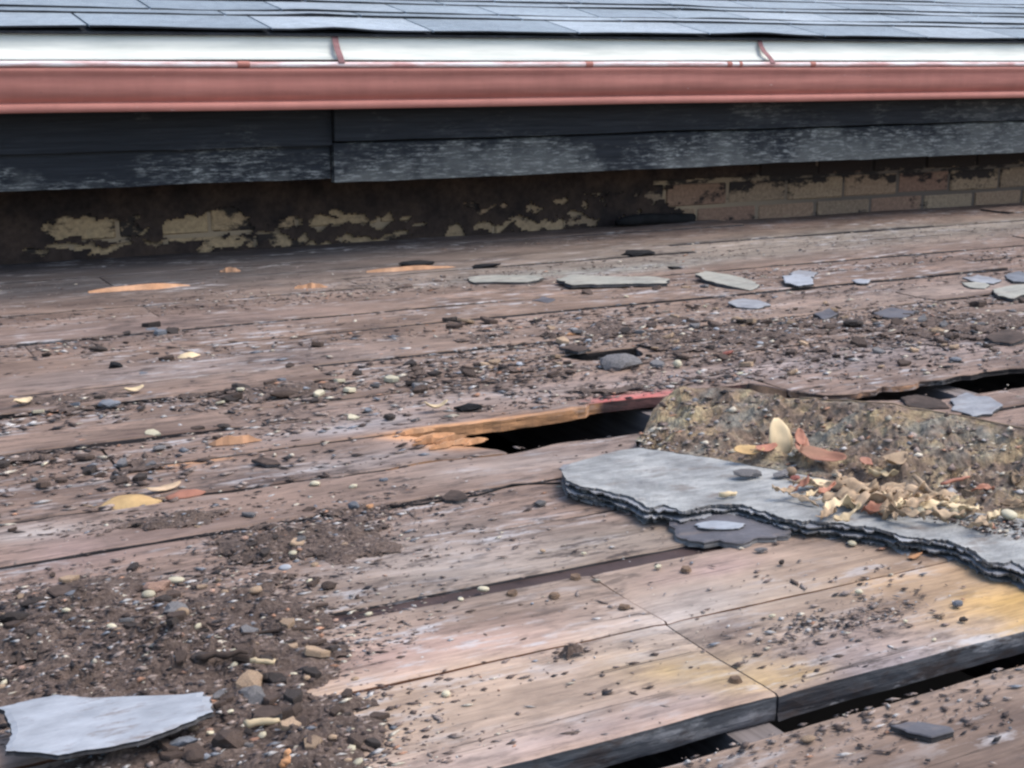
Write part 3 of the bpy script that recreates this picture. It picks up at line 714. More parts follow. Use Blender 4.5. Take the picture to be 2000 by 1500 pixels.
# flap
NF = 150
cr2 = np.array([G(x, y, .012) for x, y in resamp([(1252, 874)]+crease_px[5:], NF)])
tp = np.array([G(x, y, .052 if x > 1330 else .012+.040*max(0, (x-1252)/78)) for x, y in resamp(top_px, NF)])
rows = 34; t = np.linspace(0, 1, rows+1)[:, None, None]
tp[:, 2] += .026*(fbm(tp[:, 0]*30, tp[:, 0]*0, 431, 5)-.5)*np.clip((1.35-tp[:, 0])/.3, .12, 1); cr2[:, :2] += (.012*(fbm(cr2[:, 0]*26, cr2[:, 0]*0, 437, 4)-.5))[:, None]*np.array([.3, 1])
Pf = cr2[None]*(1-t)+tp[None]*t
lump = fbm(Pf[..., 0]*22, Pf[..., 1]*34, 401, 5)-.5; lump2 = fbm(Pf[..., 0]*120, Pf[..., 1]*120, 405, 3)-.5
env = np.clip(np.minimum(t[..., 0]*6, (1-t[..., 0])*9), 0, 1)
Pf[..., 2] += (.046*lump+.014*lump2)*env-.004*np.sin(math.pi*t[..., 0])
back = Pf[-1].copy(); back2 = back.copy(); back2[:, 1] += .012; back2[:, 2] -= .004; back3 = back2.copy(); back3[:, 2] = np.minimum(back3[:, 2], .006); back3[:, 1] -= .004
Pall = np.concatenate([Pf, back2[None], back3[None]]); R_ = len(Pall)
idx = np.arange(R_*NF).reshape(R_, NF)
q = np.stack([idx[:-1, :-1], idx[:-1, 1:], idx[1:, 1:], idx[1:, :-1]], -1).reshape(-1, 4)
me = bpy.data.meshes.new('upturned_flap'); me.from_pydata(Pall.reshape(-1, 3).tolist(), [], q.tolist()); me.update()
at_parent(link('upturned_flap', me, M['moss'], felt))
def tube(name, pts, r, mat, parent=None, n=6, taper=None):
    pts = [Vector(p) for p in pts]; V = []; Fs = []
    for i, p in enumerate(pts):
        d = (pts[min(i+1, len(pts)-1)]-pts[max(i-1, 0)]).normalized(); u = d.cross(Vector((0, 0, 1)));
        if u.length < 1e-4: u = d.cross(Vector((1, 0, 0)))
        u.normalize(); w = u.cross(d); rr = r*(taper[i] if taper else 1)
        for j in range(n): a = 2*math.pi*j/n; V.append(p+u*rr*math.cos(a)+w*rr*math.sin(a))
    for i in range(len(pts)-1):
        for j in range(n): Fs.append((i*n+j, i*n+(j+1) % n, (i+1)*n+(j+1) % n, (i+1)*n+j))
    Fs += [tuple(range(n))[::-1], tuple((len(pts)-1)*n+j for j in range(n))]
    return link(name, pyd(name, V, Fs, True), mat, parent)
strip = [p for p, x in zip(tp, resamp(top_px, NF)[:, 0]) if 1560 < x]
at_parent(tube('pale_edge', [p+np.array([0, .001, .001]) for p in strip[::4]], .0009, M['leaf_tan'], felt))

# ------------------------------------------------------------------ flat pieces: slates and felt flakes
def flake(name, poly_px, z, th, mat, edge, parent=None, seed=0, amp=.001, tilt=None, sub=6, jag=.2):
    p = np.array(poly_px, float); p = np.concatenate([p, p[:1]]); q = []
    for i in range(len(p)-1):
        for j in range(sub): q.append(p[i]+(p[i+1]-p[i])*j/sub)
    q = np.array(q); W_ = np.array([G(a, b, z) for a, b in q])
    c = W_.mean(0); rad = np.linalg.norm(W_[:, :2]-c[:2], axis=1).mean()
    i_ = np.arange(len(q)); W_[:, :2] = c[:2]+(W_[:, :2]-c[:2])*(1+jag*(fbm(i_*.33, i_*0+seed, seed+9, 4)-.5)*2)[:, None]
    rings = [1, .93, .75, .5, .25]; V = []; n = len(W_)
    for k_ in rings:
        r_ = c+(W_-c)*k_; r_[:, 2] = z+amp*(fbm(r_[:, 0]*60, r_[:, 1]*60, seed, 4)-.5)*2-(.0008 if k_ == 1 else 0)
        if tilt: r_[:, 2] += (r_[:, 0]-c[0])*tilt[0]+(r_[:, 1]-c[1])*tilt[1]
        V.append(r_)
    cc = c.copy(); cc[2] = z
    V.append(cc[None]); ci = 5*n
    o1 = V[0].copy(); o1[:, :2] += (c[:2]-o1[:, :2])*.02; o1[:, 2] -= th*.5; o2 = V[0].copy(); o2[:, :2] += (o2[:, :2]-c[:2])*.01; o2[:, 2] -= th
    V += [o1, o2]; V = np.concatenate(V); V = V-np.array([c[0], c[1], 0]); Fs = []; mi = []
    for k_ in range(4):
        for i in range(n): Fs.append((k_*n+i, k_*n+(i+1) % n, (k_+1)*n+(i+1) % n, (k_+1)*n+i)); mi.append(0)
    for i in range(n): Fs.append((4*n+i, 4*n+(i+1) % n, ci)); mi.append(0)
    b = 5*n+1
    for a0, b0 in ((0, b), (b, b+n)):
        for i in range(n): Fs.append((a0+i, b0+i, b0+(i+1) % n, a0+(i+1) % n)); mi.append(1)
    me = bpy.data.meshes.new(name); me.from_pydata(V.tolist(), [], Fs); me.update(); me.materials.append(mat); me.materials.append(edge)
    me.polygons.foreach_set('material_index', mi)
    bm = bmesh.new(); bm.from_mesh(me); bmesh.ops.recalc_face_normals(bm, faces=bm.faces[:]); bm.to_mesh(me); bm.free()
    return link(name, me, None, parent, (c[0], c[1], 0))
o = flake('slate_piece', [(0, 1383), (60, 1368), (110, 1357), (180, 1362), (235, 1360), (330, 1356), (395, 1350), (408, 1360), (414, 1386), (380, 1400), (330, 1424), (270, 1443), (180, 1460), (110, 1472), (60, 1466), (12, 1463), (26, 1432), (20, 1404)], .024, .0032, M['pale_slate'], M['slate_edge'], seed=2, tilt=(0, .02), amp=.0007, jag=.06)
tag(o, 'large pale blue grey slate with ragged outline lying on dirt', 'slate')
o = flake('felt_scrap', [(1302, 1024), (1326, 1006), (1390, 1002), (1450, 1008), (1520, 1024), (1556, 1036), (1530, 1046), (1450, 1056), (1380, 1056), (1326, 1046)], .0065, .006, M['dark_slate'], M['felt_edge'], seed=4, amp=.0016, jag=.3)
tag(o, 'dark layered felt scrap tucked under the front of the big felt slab', 'roofing felt')
o = flake('slate_piece', [(1356, 1022), (1384, 1016), (1420, 1018), (1452, 1022), (1445, 1031), (1400, 1033), (1368, 1029)], .0095, .0025, M['pale_slate'], M['slate_edge'], seed=6, amp=.0004)
tag(o, 'small pale slate sliver lying on the dark felt scrap', 'slate')
FL = [  # outline centre px, half sizes px, z, thickness, material, label
 ([(1080, 546), (1130, 539), (1200, 541), (1270, 538), (1328, 542), (1300, 549), (1240, 551), (1180, 553), (1120, 556)], .016, .009, 'pale_felt', 'long pale flake of old roofing with black lower edge on rear planks'),
 ([(908, 541), (960, 538), (1020, 538), (1075, 542), (1035, 550), (975, 549), (930, 549)], .010, .006, 'pale_felt', 'thin pale flake left of the long black edged flake'),
 ([(1356, 538), (1380, 534), (1430, 539), (1470, 545), (1486, 553), (1462, 560), (1420, 555), (1380, 548)], .014, .008, 'pale_felt', 'tilted cream grey flake with a reddish left end on rear planks'),
 ([(1530, 540), (1550, 536), (1586, 540), (1588, 552), (1560, 555), (1535, 551)], .016, .006, 'pale_slate', 'small pale blue slate right of the tilted cream flake'),
 ([(1540, 533), (1560, 527), (1598, 532), (1590, 540), (1558, 538)], .008, .005, 'grey_slate', 'small grey flake just behind the pale blue slate'),
 ([(1664, 547), (1680, 544), (1700, 546), (1694, 552), (1672, 552)], .006, .004, 'pale_slate', 'lone pale chip between two plank seams on the right'),
 ([(1418, 590), (1450, 583), (1490, 587), (1508, 594), (1480, 600), (1440, 598)], .007, .004, 'grey_slate', 'flat grey slate flake lying across an open plank seam'),
 ([(1880, 542), (1910, 537), (1960, 545), (1940, 552), (1900, 549)], .010, .004, 'grey_slate', 'narrow grey flake at the rear of the right hand flake cluster'),
 ([(1878, 553), (1915, 550), (1938, 556), (1925, 562), (1890, 560)], .008, .005, 'pale_felt', 'middle pale flake of the right hand flake cluster'),
 ([(1940, 566), (1965, 558), (2005, 556), (2015, 570), (1980, 580), (1948, 577)], .012, .008, 'pale_felt', 'thick pale flake at the front of the right hand cluster'),
 ([(1960, 538), (1990, 530), (2030, 540), (2020, 550), (1980, 548)], .012, .006, 'bluestone', 'blue grey flake at the far right edge of the cluster'),
 ([(1858, 782), (1885, 768), (1930, 778), (1962, 792), (1940, 806), (1900, 808), (1862, 798)], .006, .004, 'grey_slate', 'ragged blue grey slate beside the long gap at right'),
 ([(1090, 950-35), (1100, 908), (1128, 905), (1135, 912), (1110, 918)], .004, .003, 'grey_slate', 'small flake at the left tip of the big felt slab'),
 ([(862, 968), (880, 955), (905, 960), (915, 970), (895, 976), (868, 975)], .006, .005, 'bark', 'flat brown stone beside the long hairline crack'),
 ([(1040, 548+38), (1060, 580), (1085, 584), (1070, 590)], .005, .004, 'dark_slate', 'tiny dark chip on a seam in the middle of the deck'),
 ([(88, 1152), (110, 1142), (150, 1143), (180, 1150), (160, 1160), (110, 1161)], .014, .008, 'bark', 'dark brown bark slab on the left edge of the dirt'),
 ([(490, 1388), (515, 1376), (545, 1380), (552, 1392), (520, 1402), (495, 1400)], .016, .006, 'bark', 'brown flake right of the large pale slate'),
 ([(1740, 1418), (1790, 1408), (1860, 1416), (1868, 1426), (1820, 1438), (1770, 1430)], .006, .005, 'dark_slate', 'dark curled flake on the nearest plank at lower right'),
 ([(1090, 556+122), (1120, 672), (1150, 678), (1130, 686)], .012, .006, 'bark', 'small brown flake behind the slot stone'),
 ([(1760, 778), (1790, 772), (1840, 780), (1850, 792), (1800, 796), (1770, 790)], .006, .006, 'bark', 'brown rotted sliver at the edge of the long gap'),
 ([(490, 898), (510, 892), (540, 897), (548, 903), (520, 906)], .006, .004, 'bark', 'dark flake on the plank left of the broken board'),
 ([(1700, 610), (1740, 602), (1790, 606), (1770, 618), (1720, 618)], .008, .006, 'dark_slate', 'dark flat flake among rubble behind the gap'),
 ([(1590, 612), (1620, 604), (1640, 612), (1610, 620)], .010, .007, 'dark_slate', 'dark notched flake in the rubble at right'),
 ([(1925, 655), (1965, 645), (2010, 655), (1980, 668), (1940, 665)], .010, .006, 'bark', 'large brown flake at the right edge above the gap'),
]
for i, (pl, z, th, mt, lb) in enumerate(FL):
    g = G(*pl[0]); z0 = zd(*np.mean([G(*p)[:2] for p in pl], axis=0))
    o = flake('roof_flake' if mt in ('pale_felt', 'bark') else 'slate_piece', pl, z*.75+z0*.5, th*.7, M[mt], M['slate_edge'], seed=20+i, amp=.0008, tilt=(random.uniform(-.03, .03), random.uniform(0, .06)))
    tag(o, lb, 'flake' if mt in ('pale_felt', 'bark') else 'slate')

# ------------------------------------------------------------------ lumps: stones, pebbles, char
def lump_mesh(name, seed, sub=2, rough=.35, flat=.7, ang=False):
    bm = bmesh.new(); bmesh.ops.create_icosphere(bm, subdivisions=sub, radius=.5)
    r = np.random.default_rng(seed); dirs = r.normal(size=(9, 3)); dirs /= np.linalg.norm(dirs, axis=1)[:, None]
    for v in bm.verts:
        n = np.array(v.co.normalized()); k_ = 1.0
        if ang:
            for d in dirs: 
                dd = n@d
                if dd > .55: k_ = min(k_, .62/dd*(.9+.25*rough))
        k_ *= 1+rough*.35*(float(fbm(n[0]*2+seed, n[1]*2+n[2]*1.7, seed, 3))-.5)*2
        v.co = Vector(n*.5*k_); v.co.z *= flat
    me = bpy.data.meshes.new(name); bm.to_mesh(me); bm.free()
    me.polygons.foreach_set('use_smooth', [not ang]*len(me.polygons)); return me
def place_lump(name, px, py, wpx, hpx, mat, seed, ang=True, flat=.7, rz=0, sink=.25, sub=2, rough=.35, aspect=None):
    g = G(px, py+hpx*.3); w = wpx/pxm(py); h = hpx/pxm(py)
    me = lump_mesh(name, seed, sub, rough, 1, ang); o = link(name, me, M[mat])
    o.scale = (w, (aspect or .8)*w if aspect else min(w, h*1.6), h*.85); o.rotation_euler = (random.uniform(-.2, .2), random.uniform(-.15, .15), rz)
    o.location = (g[0], g[1], zd(g[0], g[1])+h*.85*(.5-sink)); return o
LUMPS = [
 ('stone', 306, 1146, 64, 30, 'peach', 'peach coloured stone beside a cream ball at upper left of dirt'),
 ('pebble', 290, 1162, 27, 19, 'cream', 'round cream pebble in front of the peach stone'),
 ('pebble', 344, 1134, 34, 14, 'cream', 'yellowish pebble just behind the peach stone'),
 ('stone', 318, 1172, 40, 26, 'darkstone', 'dark blue grey stone right of the round cream pebble'),
 ('stone', 345, 1208, 62, 36, 'greystone', 'angular grey stone with a tan pebble at its front'),
 ('pebble', 357, 1217, 30, 26, 'tan', 'tan pebble in front of the angular grey stone'),
 ('stone', 486, 1336, 62, 44, 'tan', 'larger tan stone in the dirt right of the pale slate'),
 ('stone', 494, 1366, 58, 36, 'greystone', 'grey beige stone in front of the larger tan stone'),
 ('stone', 447, 1460, 66, 52, 'bark', 'rounded brown stone at the bottom edge below the slate corner'),
 ('stone', 32, 1214, 66, 36, 'darkstone', 'large dark lump at the far left of the dirt'),
 ('stone', 143, 1178, 36, 20, 'bluestone', 'small blue grey stone in front of the bark slab'),
 ('stone', 70, 1192, 60, 26, 'darkstone', 'dark lump between the far left lump and blue grey stone'),
 ('stone', 392, 1310, 48, 32, 'darkstone', 'dark stone above the right end of the pale slate'),
 ('stone', 350, 1470, 76, 28, 'bluestone', 'long dark blue stone under the right edge of the slate'),
 ('stone', 380, 1495, 50, 30, 'bark', 'brown lump cut by the bottom edge of the picture'),
 ('stone', 525, 1328, 40, 30, 'darkstone', 'dark stone touching the right of the larger tan stone'),
 ('stone', 215, 792, 48, 20, 'bluestone', 'blue grey stone with pale chip on left planks'),
 ('stone', 195, 682, 42, 15, 'darkstone', 'dark blue stone on left rear plank'),
 ('charred_wood', 224, 714, 28, 22, 'black', 'jagged black lump beside a lifted seam at left'),
 ('charred_wood', 472, 758, 50, 22, 'darkstone', 'dark clod left of the bark chunk in the middle left rubble'),
 ('bark_chunk', 552, 772, 76, 20, 'bark', 'long dark bark chunk in the middle left rubble'),
 ('stone', 438, 834, 32, 14, 'darkstone', 'small dark stone on the plank below the bark chunk'),
 ('charred_wood', 915, 796, 62, 22, 'black', 'black clod with cream curl behind the orange broken board'),
 ('stone', 310, 876, 34, 15, 'greystone', 'grey cream lump on an orange tinted seam at left'),
 ('stone', 693, 994, 26, 20, 'bluestone', 'blue grey pebble on brown grit in the middle'),
 ('stone', 722, 996, 20, 10, 'orange', 'rust orange chip beside the blue grey pebble'),
 ('stone', 1055, 984, 28, 15, 'greystone', 'pale green grey stone below the hairline crack'),
 ('stone', 1214, 704, 92, 42, 'greystone', 'big grey stone half covering the small dark slot'),
 ('pebble', 1323, 711, 18, 20, 'cream', 'cream chip standing right of the big slot stone'),
 ('pebble', 1866, 703, 30, 12, 'bluestone', 'smooth blue grey pebble above the long gap'),
 ('stone', 1386, 681, 26, 18, 'darkstone', 'dark purple stone behind a red chip'),
 ('brick_chip', 1420, 690, 40, 12, 'redchip', 'flat red chip in the rubble right of the slot stone'),
 ('stone', 1668, 634, 50, 20, 'darkstone', 'dark clod among pale pebbles at right'),
 ('stone', 1620, 640, 44, 16, 'bark', 'brown clod left of the dark clod at right'),
 ('brick_chip', 1118, 654, 24, 10, 'orange', 'bright orange crumb in the middle rubble'),
 ('pebble', 1440, 625, 26, 16, 'tan', 'tan pebble in the rubble in front of the grey slate flake'),
 ('charred_wood', 1245, 494, 72, 22, 'black', 'black char heap on the grey rear planks'),
 ('charred_wood', 820, 514, 80, 20, 'black', 'black char lump behind the longer orange splinter'),
 ('charred_wood', 945, 520, 70, 14, 'black', 'low black char scatter right of the orange splinter'),
 ('charred_wood', 1320, 524, 50, 8, 'black', 'thin black char flake behind the tilted cream flake'),
 ('stone', 1870, 1179, 24, 20, 'bluestone', 'grey stone on the yellow stained plank at right'),
 ('stone', 1880, 1212, 20, 12, 'darkstone', 'dark chip below the grey stone on the yellow stain'),
 ('stone', 1526, 1100, 14, 14, 'darkstone', 'tiny black stone under the front of the felt slab'),
 ('stone', 1485, 1076, 30, 10, 'greystone', 'flat grey pebble touching the brown strip'),
 ('pebble', 1664, 1063, 20, 11, 'cream', 'cream pebble at the shaded foot of the felt slab'),
 ('brick_chip', 1787, 1088, 46, 10, 'orange', 'orange chip on the plank below the felt slab'),
 ('pebble', 944, 1152, 25, 13, 'cream', 'cream pebble sitting on the brown strip'),
 ('pebble', 871, 1357, 18, 14, 'cream', 'lone cream pebble in the middle of the front plank'),
 ('pebble', 557, 1110, 26, 13, 'pale_slate', 'white pebble at the top of the brown grit'),
 ('stone', 640, 1145, 34, 18, 'bark', 'rust brown stone at the right rim of the grit'),
 ('pebble', 1578, 1445, 32, 14, 'tan', 'tan pebble on the nearest plank below the gap'),
 ('pebble', 1872, 1002, 30, 24, 'cream', 'round cream pebble right of the leaf litter'),
 ('pebble', 1970, 1006, 32, 22, 'cream', 'cream pebble at the far right of the leaf litter'),
 ('pebble', 1790, 996, 38, 18, 'cream', 'pale lumpy pebble between leaves on the felt slab'),
 ('pebble', 1545, 922, 22, 22, 'tan', 'pinkish pebble left of the white leaf on the slab'),
 ('brick_chip', 1553, 934, 26, 12, 'redchip', 'dull red chip left of the white leaf'),
 ('stone', 1460, 926, 60, 20, 'greystone', 'flat grey stone on the felt slab below the upright leaf'),
 ('stone', 1528, 926, 44, 16, 'greystone', 'smaller grey stone between flat stone and white leaf'),
]
felt_items = ('felt slab', 'white leaf', 'upright leaf', 'leaf litter')
for i, (nm, x, y, w, h, mt, lb) in enumerate(LUMPS):
    on = any(k_ in lb for k_ in ('leaf litter', 'white leaf', 'on the felt slab', 'upright leaf'))
    rnd_ = nm == 'pebble'
    o = place_lump(nm, x, y, w, h, mt, 500+i, ang=not rnd_, rz=random.uniform(-.3, .3), rough=.3 if rnd_ else .9, sub=2)
    if on: g = G(x, y+h*.2, .0165); o.location = (g[0], g[1], .0168+h/pxm(y)*.22)
    tag(o, lb, {'stone': 'stone', 'pebble': 'pebble', 'charred_wood': 'charred wood', 'bark_chunk': 'bark', 'brick_chip': 'chip'}[nm])
g0, g1 = G(1200, 447), G(1350, 434)
pts = [g0+(g1-g0)*s_+np.array([0, -.01, .018+.004*math.sin(s_*5)]) for s_ in np.linspace(0, 1, 9)]
o = tube('charred_stick', pts, .016, M['black'], n=8, taper=[.5, .85, 1, .95, 1, .9, 1, .95, .8]); tag(o, 'thick charred stick lying along the foot of the brick wall', 'charred wood')

# orange splinters at the back
for (x0, y0, x1, y1, w, lb) in ((716, 534, 892, 524, .022, 'long pale orange wood splinter in front of a black char lump'), (172, 573, 370, 559, .030, 'pointed orange wood splinter on the dark left rear planks'), (408, 872, 512, 863, .012, 'orange sliver torn up along a seam at left'),
                                (430, 533, 470, 531, .014, 'short orange splinter between the two long ones'), (575, 565, 640, 562, .014, 'faint orange splinter scrap below the long one')):
    a, b = G(x0, y0), G(x1, y1); L = np.linalg.norm(b-a); c = (a+b)/2
    me = wedge(L, w, .010, int(x0)); me.name = 'wood_splinter'; o = link('wood_splinter', me, M['splint'], None, (c[0], c[1], .0015)); o.rotation_euler = (0, 0, math.atan2(b[1]-a[1], b[0]-a[0])); tag(o, lb, 'splinter')

# nails
nm_ = None
for x, y, lb in ((1436, 1334, 'rusty nail head in the yellow stain on the front plank'), (1124, 1132, 'nail head by the plank joint near the brown strip'), (1219, 1191, 'nail head beside the middle of the plank joint'), (1082, 1169, 'nail head left of the joint on the second plank'), (1340, 1117, 'nail head right of the joint near the brown strip'), (1000, 1164, 'nail head next to the cream pebble on the strip')):
    bm = bmesh.new(); bmesh.ops.create_cone(bm, segments=12, radius1=.0052, radius2=.0040, depth=.0026, cap_ends=True)
    for v in bm.verts: v.co.x += random.uniform(-.0006, .0006); v.co.z += random.uniform(-.0006, .0006)
    me = bpy.data.meshes.new('nail_head'); bm.to_mesh(me); bm.free(); g = G(x, y)
    o = link('nail_head', me, M['rust'], None, (g[0], g[1], .003)); o.rotation_euler = (random.uniform(-.2, .2), random.uniform(-.2, .2), 0); tag(o, lb, 'nail')

# ------------------------------------------------------------------ leaves
def leaf_mesh(L, w, curl, fold, seed, wav=.1):
    r = np.random.default_rng(seed); n, m = 12, 6; V = []; Fs = []; ph = r.random()*6
    for i in range(n+1):
        s = i/n; hw = w*.5*(math.sin(math.pi*min(1, s**.85*.97+.015))**(.75 if wav > .1 else .52))*(1-wav*2.2*r.random())
        for j in range(m+1):
            u = j/m*2-1
            V.append((L*(s-.5), u*hw, curl*L*(s-.5)**2*4+fold*abs(u)*hw+wav*w*(.9*math.sin(s*7+ph+u*1.8)+.5*math.sin(s*15+ph*2-u*2.5))))
    k_ = m+1
    for i in range(n):
        for j in range(m): Fs.append((i*k_+j, (i+1)*k_+j, (i+1)*k_+j+1, i*k_+j+1))
    return pyd('dry_leaf', V, Fs, True)
def leaf(x, y, L_px, w_px, ang, mat, lb, z=0, curl=.2, fold=.3, rx=0, ry=0, seed=0, stalk=True, group=None):
    pm = pxm(y); g = G(x, y, z); L = L_px/pm; w = w_px/pm
    me = leaf_mesh(L, w, curl, fold, seed, .22 if group else .03); o = link('dry_leaf', me, M[mat], None, (g[0], g[1], z+.002)); o.rotation_euler = (rx, ry, ang)
    md = o.modifiers.new('thickness', 'SOLIDIFY'); md.thickness = .0006
    if stalk:
        t_ = tube('stalk', [(-L*.5, 0, curl*L), (-L*.62, .001, curl*L*.8), (-L*.72, .003, curl*L*.6)], .0006, M['leaf_tan'], o, n=5)
    tag(o, lb, 'leaf', group); return o
leaf(255, 976, 122, 66, -.15, 'leaf_yellow', 'curled golden yellow leaf lying on dark planks at left', .006, -.12, -.5, .35, 0, 1)
leaf(362, 962, 80, 40, .1, 'leaf_red', 'pinkish brown leaf right of the golden yellow leaf', .005, -.1, -.3, .1, 0, 2)
leaf(320, 953, 70, 26, .2, 'leaf_tan', 'thin tan leaf behind the golden yellow leaf', .004, .05, -.3, .1, 0, 3)
leaf(370, 690, 52, 40, .25, 'leaf_cream', 'small curled cream leaf on left rear plank', .006, -.2, -.6, .2, 0, 4)
leaf(852, 800, 46, 20, -.1, 'leaf_cream', 'cream curl of bark leaf beside the black clod', .004, .3, .5, 0, 0, 5)
leaf(46, 789, 36, 26, .4, 'leaf_cream', 'cream leaf scrap at the far left rubble', .006, .2, .4, .1, 0, 6)
leaf(262, 766, 40, 20, .3, 'leaf_cream', 'narrow cream leaf scrap above the blue grey stone', .005, .2, .4, .1, 0, 7)
# on the slab: z from the slab's surface
SZ = .0145
leaf(1522, 858, 74, 46, 1.35, 'leaf_cream', 'cream leaf standing upright against the dirty felt flap', .034, -.05, .25, 0, -1.15, 11)
leaf(1602, 941, 84, 34, -.35, 'leaf_cream', 'bright white cream leaf lying at the left of the leaf litter', SZ+.008, -.1, -.3, .1, .1, 12)
leaf(1606, 897, 84, 44, -.75, 'leaf_red', 'brick red leaf at the foot of the felt flap', SZ+.010, .1, .3, .3, .1, 13)
leaf(1566, 876, 66, 28, .9, 'leaf_red', 'reddish tan leaf right of the upright cream leaf', SZ+.014, .1, .3, .2, -.3, 14)
leaf(1496, 880, 56, 22, .2, 'leaf_red', 'rusty leaf left of the upright cream leaf', SZ+.012, .1, .3, .3, 0, 15)
leaf(1462, 886, 60, 30, -.2, 'leaf_yellow', 'dull ochre leaf at the left end of the flap litter', SZ+.010, .1, .4, .3, 0, 16)
leaf(1562, 858, 36, 20, 1.0, 'leaf_red', 'small orange leaf tip leaning on the flap', SZ+.022, .1, .3, .2, -.7, 17)
leaf(1745, 906, 70, 34, .3, 'leaf_tan', 'tan leaf lying on the flap above the litter', SZ+.016, .2, .4, .3, 0, 18)
leaf(1690, 908, 46, 26, .8, 'leaf_red', 'pale pink leaf scrap above the litter pile', SZ+.014, .1, .4, .3, 0, 19)
lit = [(1660, 965, 110, 46, -.3), (1700, 950, 130, 40, -.45), (1640, 985, 90, 34, .2), (1690, 985, 100, 50, -.9), (1740, 990, 90, 40, .5), (1720, 1000, 80, 34, -.2), (1620, 1000, 60, 26, .4), (1655, 1008, 70, 22, .1), (1760, 970, 90, 34, -.5), (1770, 1005, 70, 30, -1.1), (1830, 990, 80, 28, -.7), (1800, 975, 90, 30, -.3), (1690, 968, 70, 44, .7), (1560, 952, 60, 22, .2), (1530, 958, 44, 18, -.4), (1590, 965, 50, 18, .3), (1850, 1005, 70, 24, -.2), (1900, 1000, 60, 20, .1), (1940, 1010, 50, 20, .3), (1885, 930, 40, 18, .3), (1985, 940, 40, 30, 1), (1920, 955, 50, 16, -.2), (1650, 940, 60, 28, .5), (1725, 930, 60, 24, -.3)]
lr = random.Random(21)
for _ in range(34):
    lx = min(1985, max(1570, lr.gauss(1745, 105))); lit.append((lx, 958+.14*(lx-1600)+lr.gauss(0, 15), lr.uniform(30, 66), lr.uniform(12, 26), lr.uniform(-1.4, 1.4)))
WORDS = ['broad tan', 'long folded tan', 'thin buff', 'rumpled tan', 'pale buff', 'small folded buff', 'narrow pale', 'thin cracked']
LU = set()
LMK = [(1602, 941, 'the white cream leaf'), (1606, 897, 'the brick red leaf'), (1790, 996, 'the lumpy pale pebble'), (1820, 965, 'the straight tan twig'), (1872, 1002, 'the round cream pebble'), (1970, 1006, 'the far right cream pebble'), (1700, 970, 'the middle of the leaf litter')]
def lpos(x, y, k_=0):
    d, mx, my, n_ = sorted((math.hypot(x-a, (y-b)*1.6), a, b, c) for a, b, c in LMK)[k_]
    if d < 22: return 'lying in '+n_ if 'middle' in n_ else 'touching '+n_
    return (('right of ' if x > mx else 'left of ') if abs(x-mx) > abs(y-my) else ('in front of ' if y > my else 'behind '))+n_
for i, (x, y, L, w, a) in enumerate(lit):
    tone = ['leaf_tan', 'leaf_tan', 'leaf_cream', 'leaf_tan', 'leaf_tan', 'leaf_red', 'leaf_tan', 'leaf_cream'][i % 8]
    for q_ in range(6):
        lb_ = '%s %s dry leaf %s' % (('long' if L > 80 else 'tiny' if L < 45 else 'short' if L < 62 else 'middling')+(' narrow' if w/L < .38 else ' broad'), {'leaf_tan': 'tan', 'leaf_cream': 'cream', 'leaf_yellow': 'ochre', 'leaf_red': 'reddish'}[tone], lpos(x, y, q_))
        if lb_ not in LU: break
    LU.add(lb_)
    leaf(x, y, L, w, a, tone, lb_,
         SZ+.004+.008*random.random(), random.uniform(.02, .16)*random.choice((1, -1)), random.uniform(.2, .6)*random.choice((1, -1)), random.uniform(-.5, .5), random.uniform(-.25, .25), 40+i, stalk=i % 3 == 0, group='dry leaves in the litter on the felt slab')
def twig(p0, p1, r, lb, mat='leaf_tan', z0=.006, z1=.006, seed=0):
    a, b = G(*p0, z0), G(*p1, z1); rr = random.Random(seed)
    pts = [a+(b-a)*s_+np.array([rr.uniform(-1, 1)*.002, rr.uniform(-1, 1)*.002, rr.uniform(0, .002)]) for s_ in np.linspace(0, 1, 7)]
    o = tube('twig', pts, r, M[mat], taper=[.8, 1, .95, .9, .9, .75, .5]); tag(o, lb, 'twig'); return o
twig((1788, 932), (1850, 992), .0030, 'straight tan twig slanting down into the leaf litter', z0=.030, z1=.020, seed=1)
twig((1740, 962), (1815, 985), .0018, 'thin tan twig lying across the litter leaves', z0=.022, z1=.022, seed=2)
twig((1840, 946), (1895, 934), .0020, 'reddish twig on the dirt above the litter', 'leaf_red', .030, .032, 3)
twig((385, 1285), (480, 1276), .0028, 'dark twig in the dirt above the tan stones', 'bark', .016, .018, 4)
twig((488, 1296), (540, 1293), .0022, 'cream twig end near the edge of the dirt', 'leaf_cream', .016, .016, 5)
twig((478, 1416), (542, 1410), .0028, 'cream splint in the dirt right of the slate', 'leaf_cream', .016, .018, 6)
twig((555, 1498), (566, 1470), .0028, 'orange twig stub at the bottom edge', 'orange', .012, .02, 7)
twig((1408, 967), (1440, 964), .0030, 'cream and orange stub lying on the felt slab', 'leaf_cream', .0185, .0185, 8)
twig((640, 1180), (560, 1195), .0018, 'thin dark twig at the rim of the dirt', 'bark', .006, .006, 9)
twig((610, 1190+40), (470, 1240), .0016, 'thin brown root beside the end of the strip', 'bark', .008, .012, 10)
# hairline crack: a thin black tube stands in for it, running from the slab
pts = [G(x, y, .0015) for x, y in ((760, 992), (830, 984), (880, 975), (930, 968), (960, 960), (1000, 947), (1050, 945), (1095, 944))]
o = tube('fissure', pts, .0016, M['black'], n=5); tag(o, 'thin black wire running left from the tip of the felt slab', 'fissure')

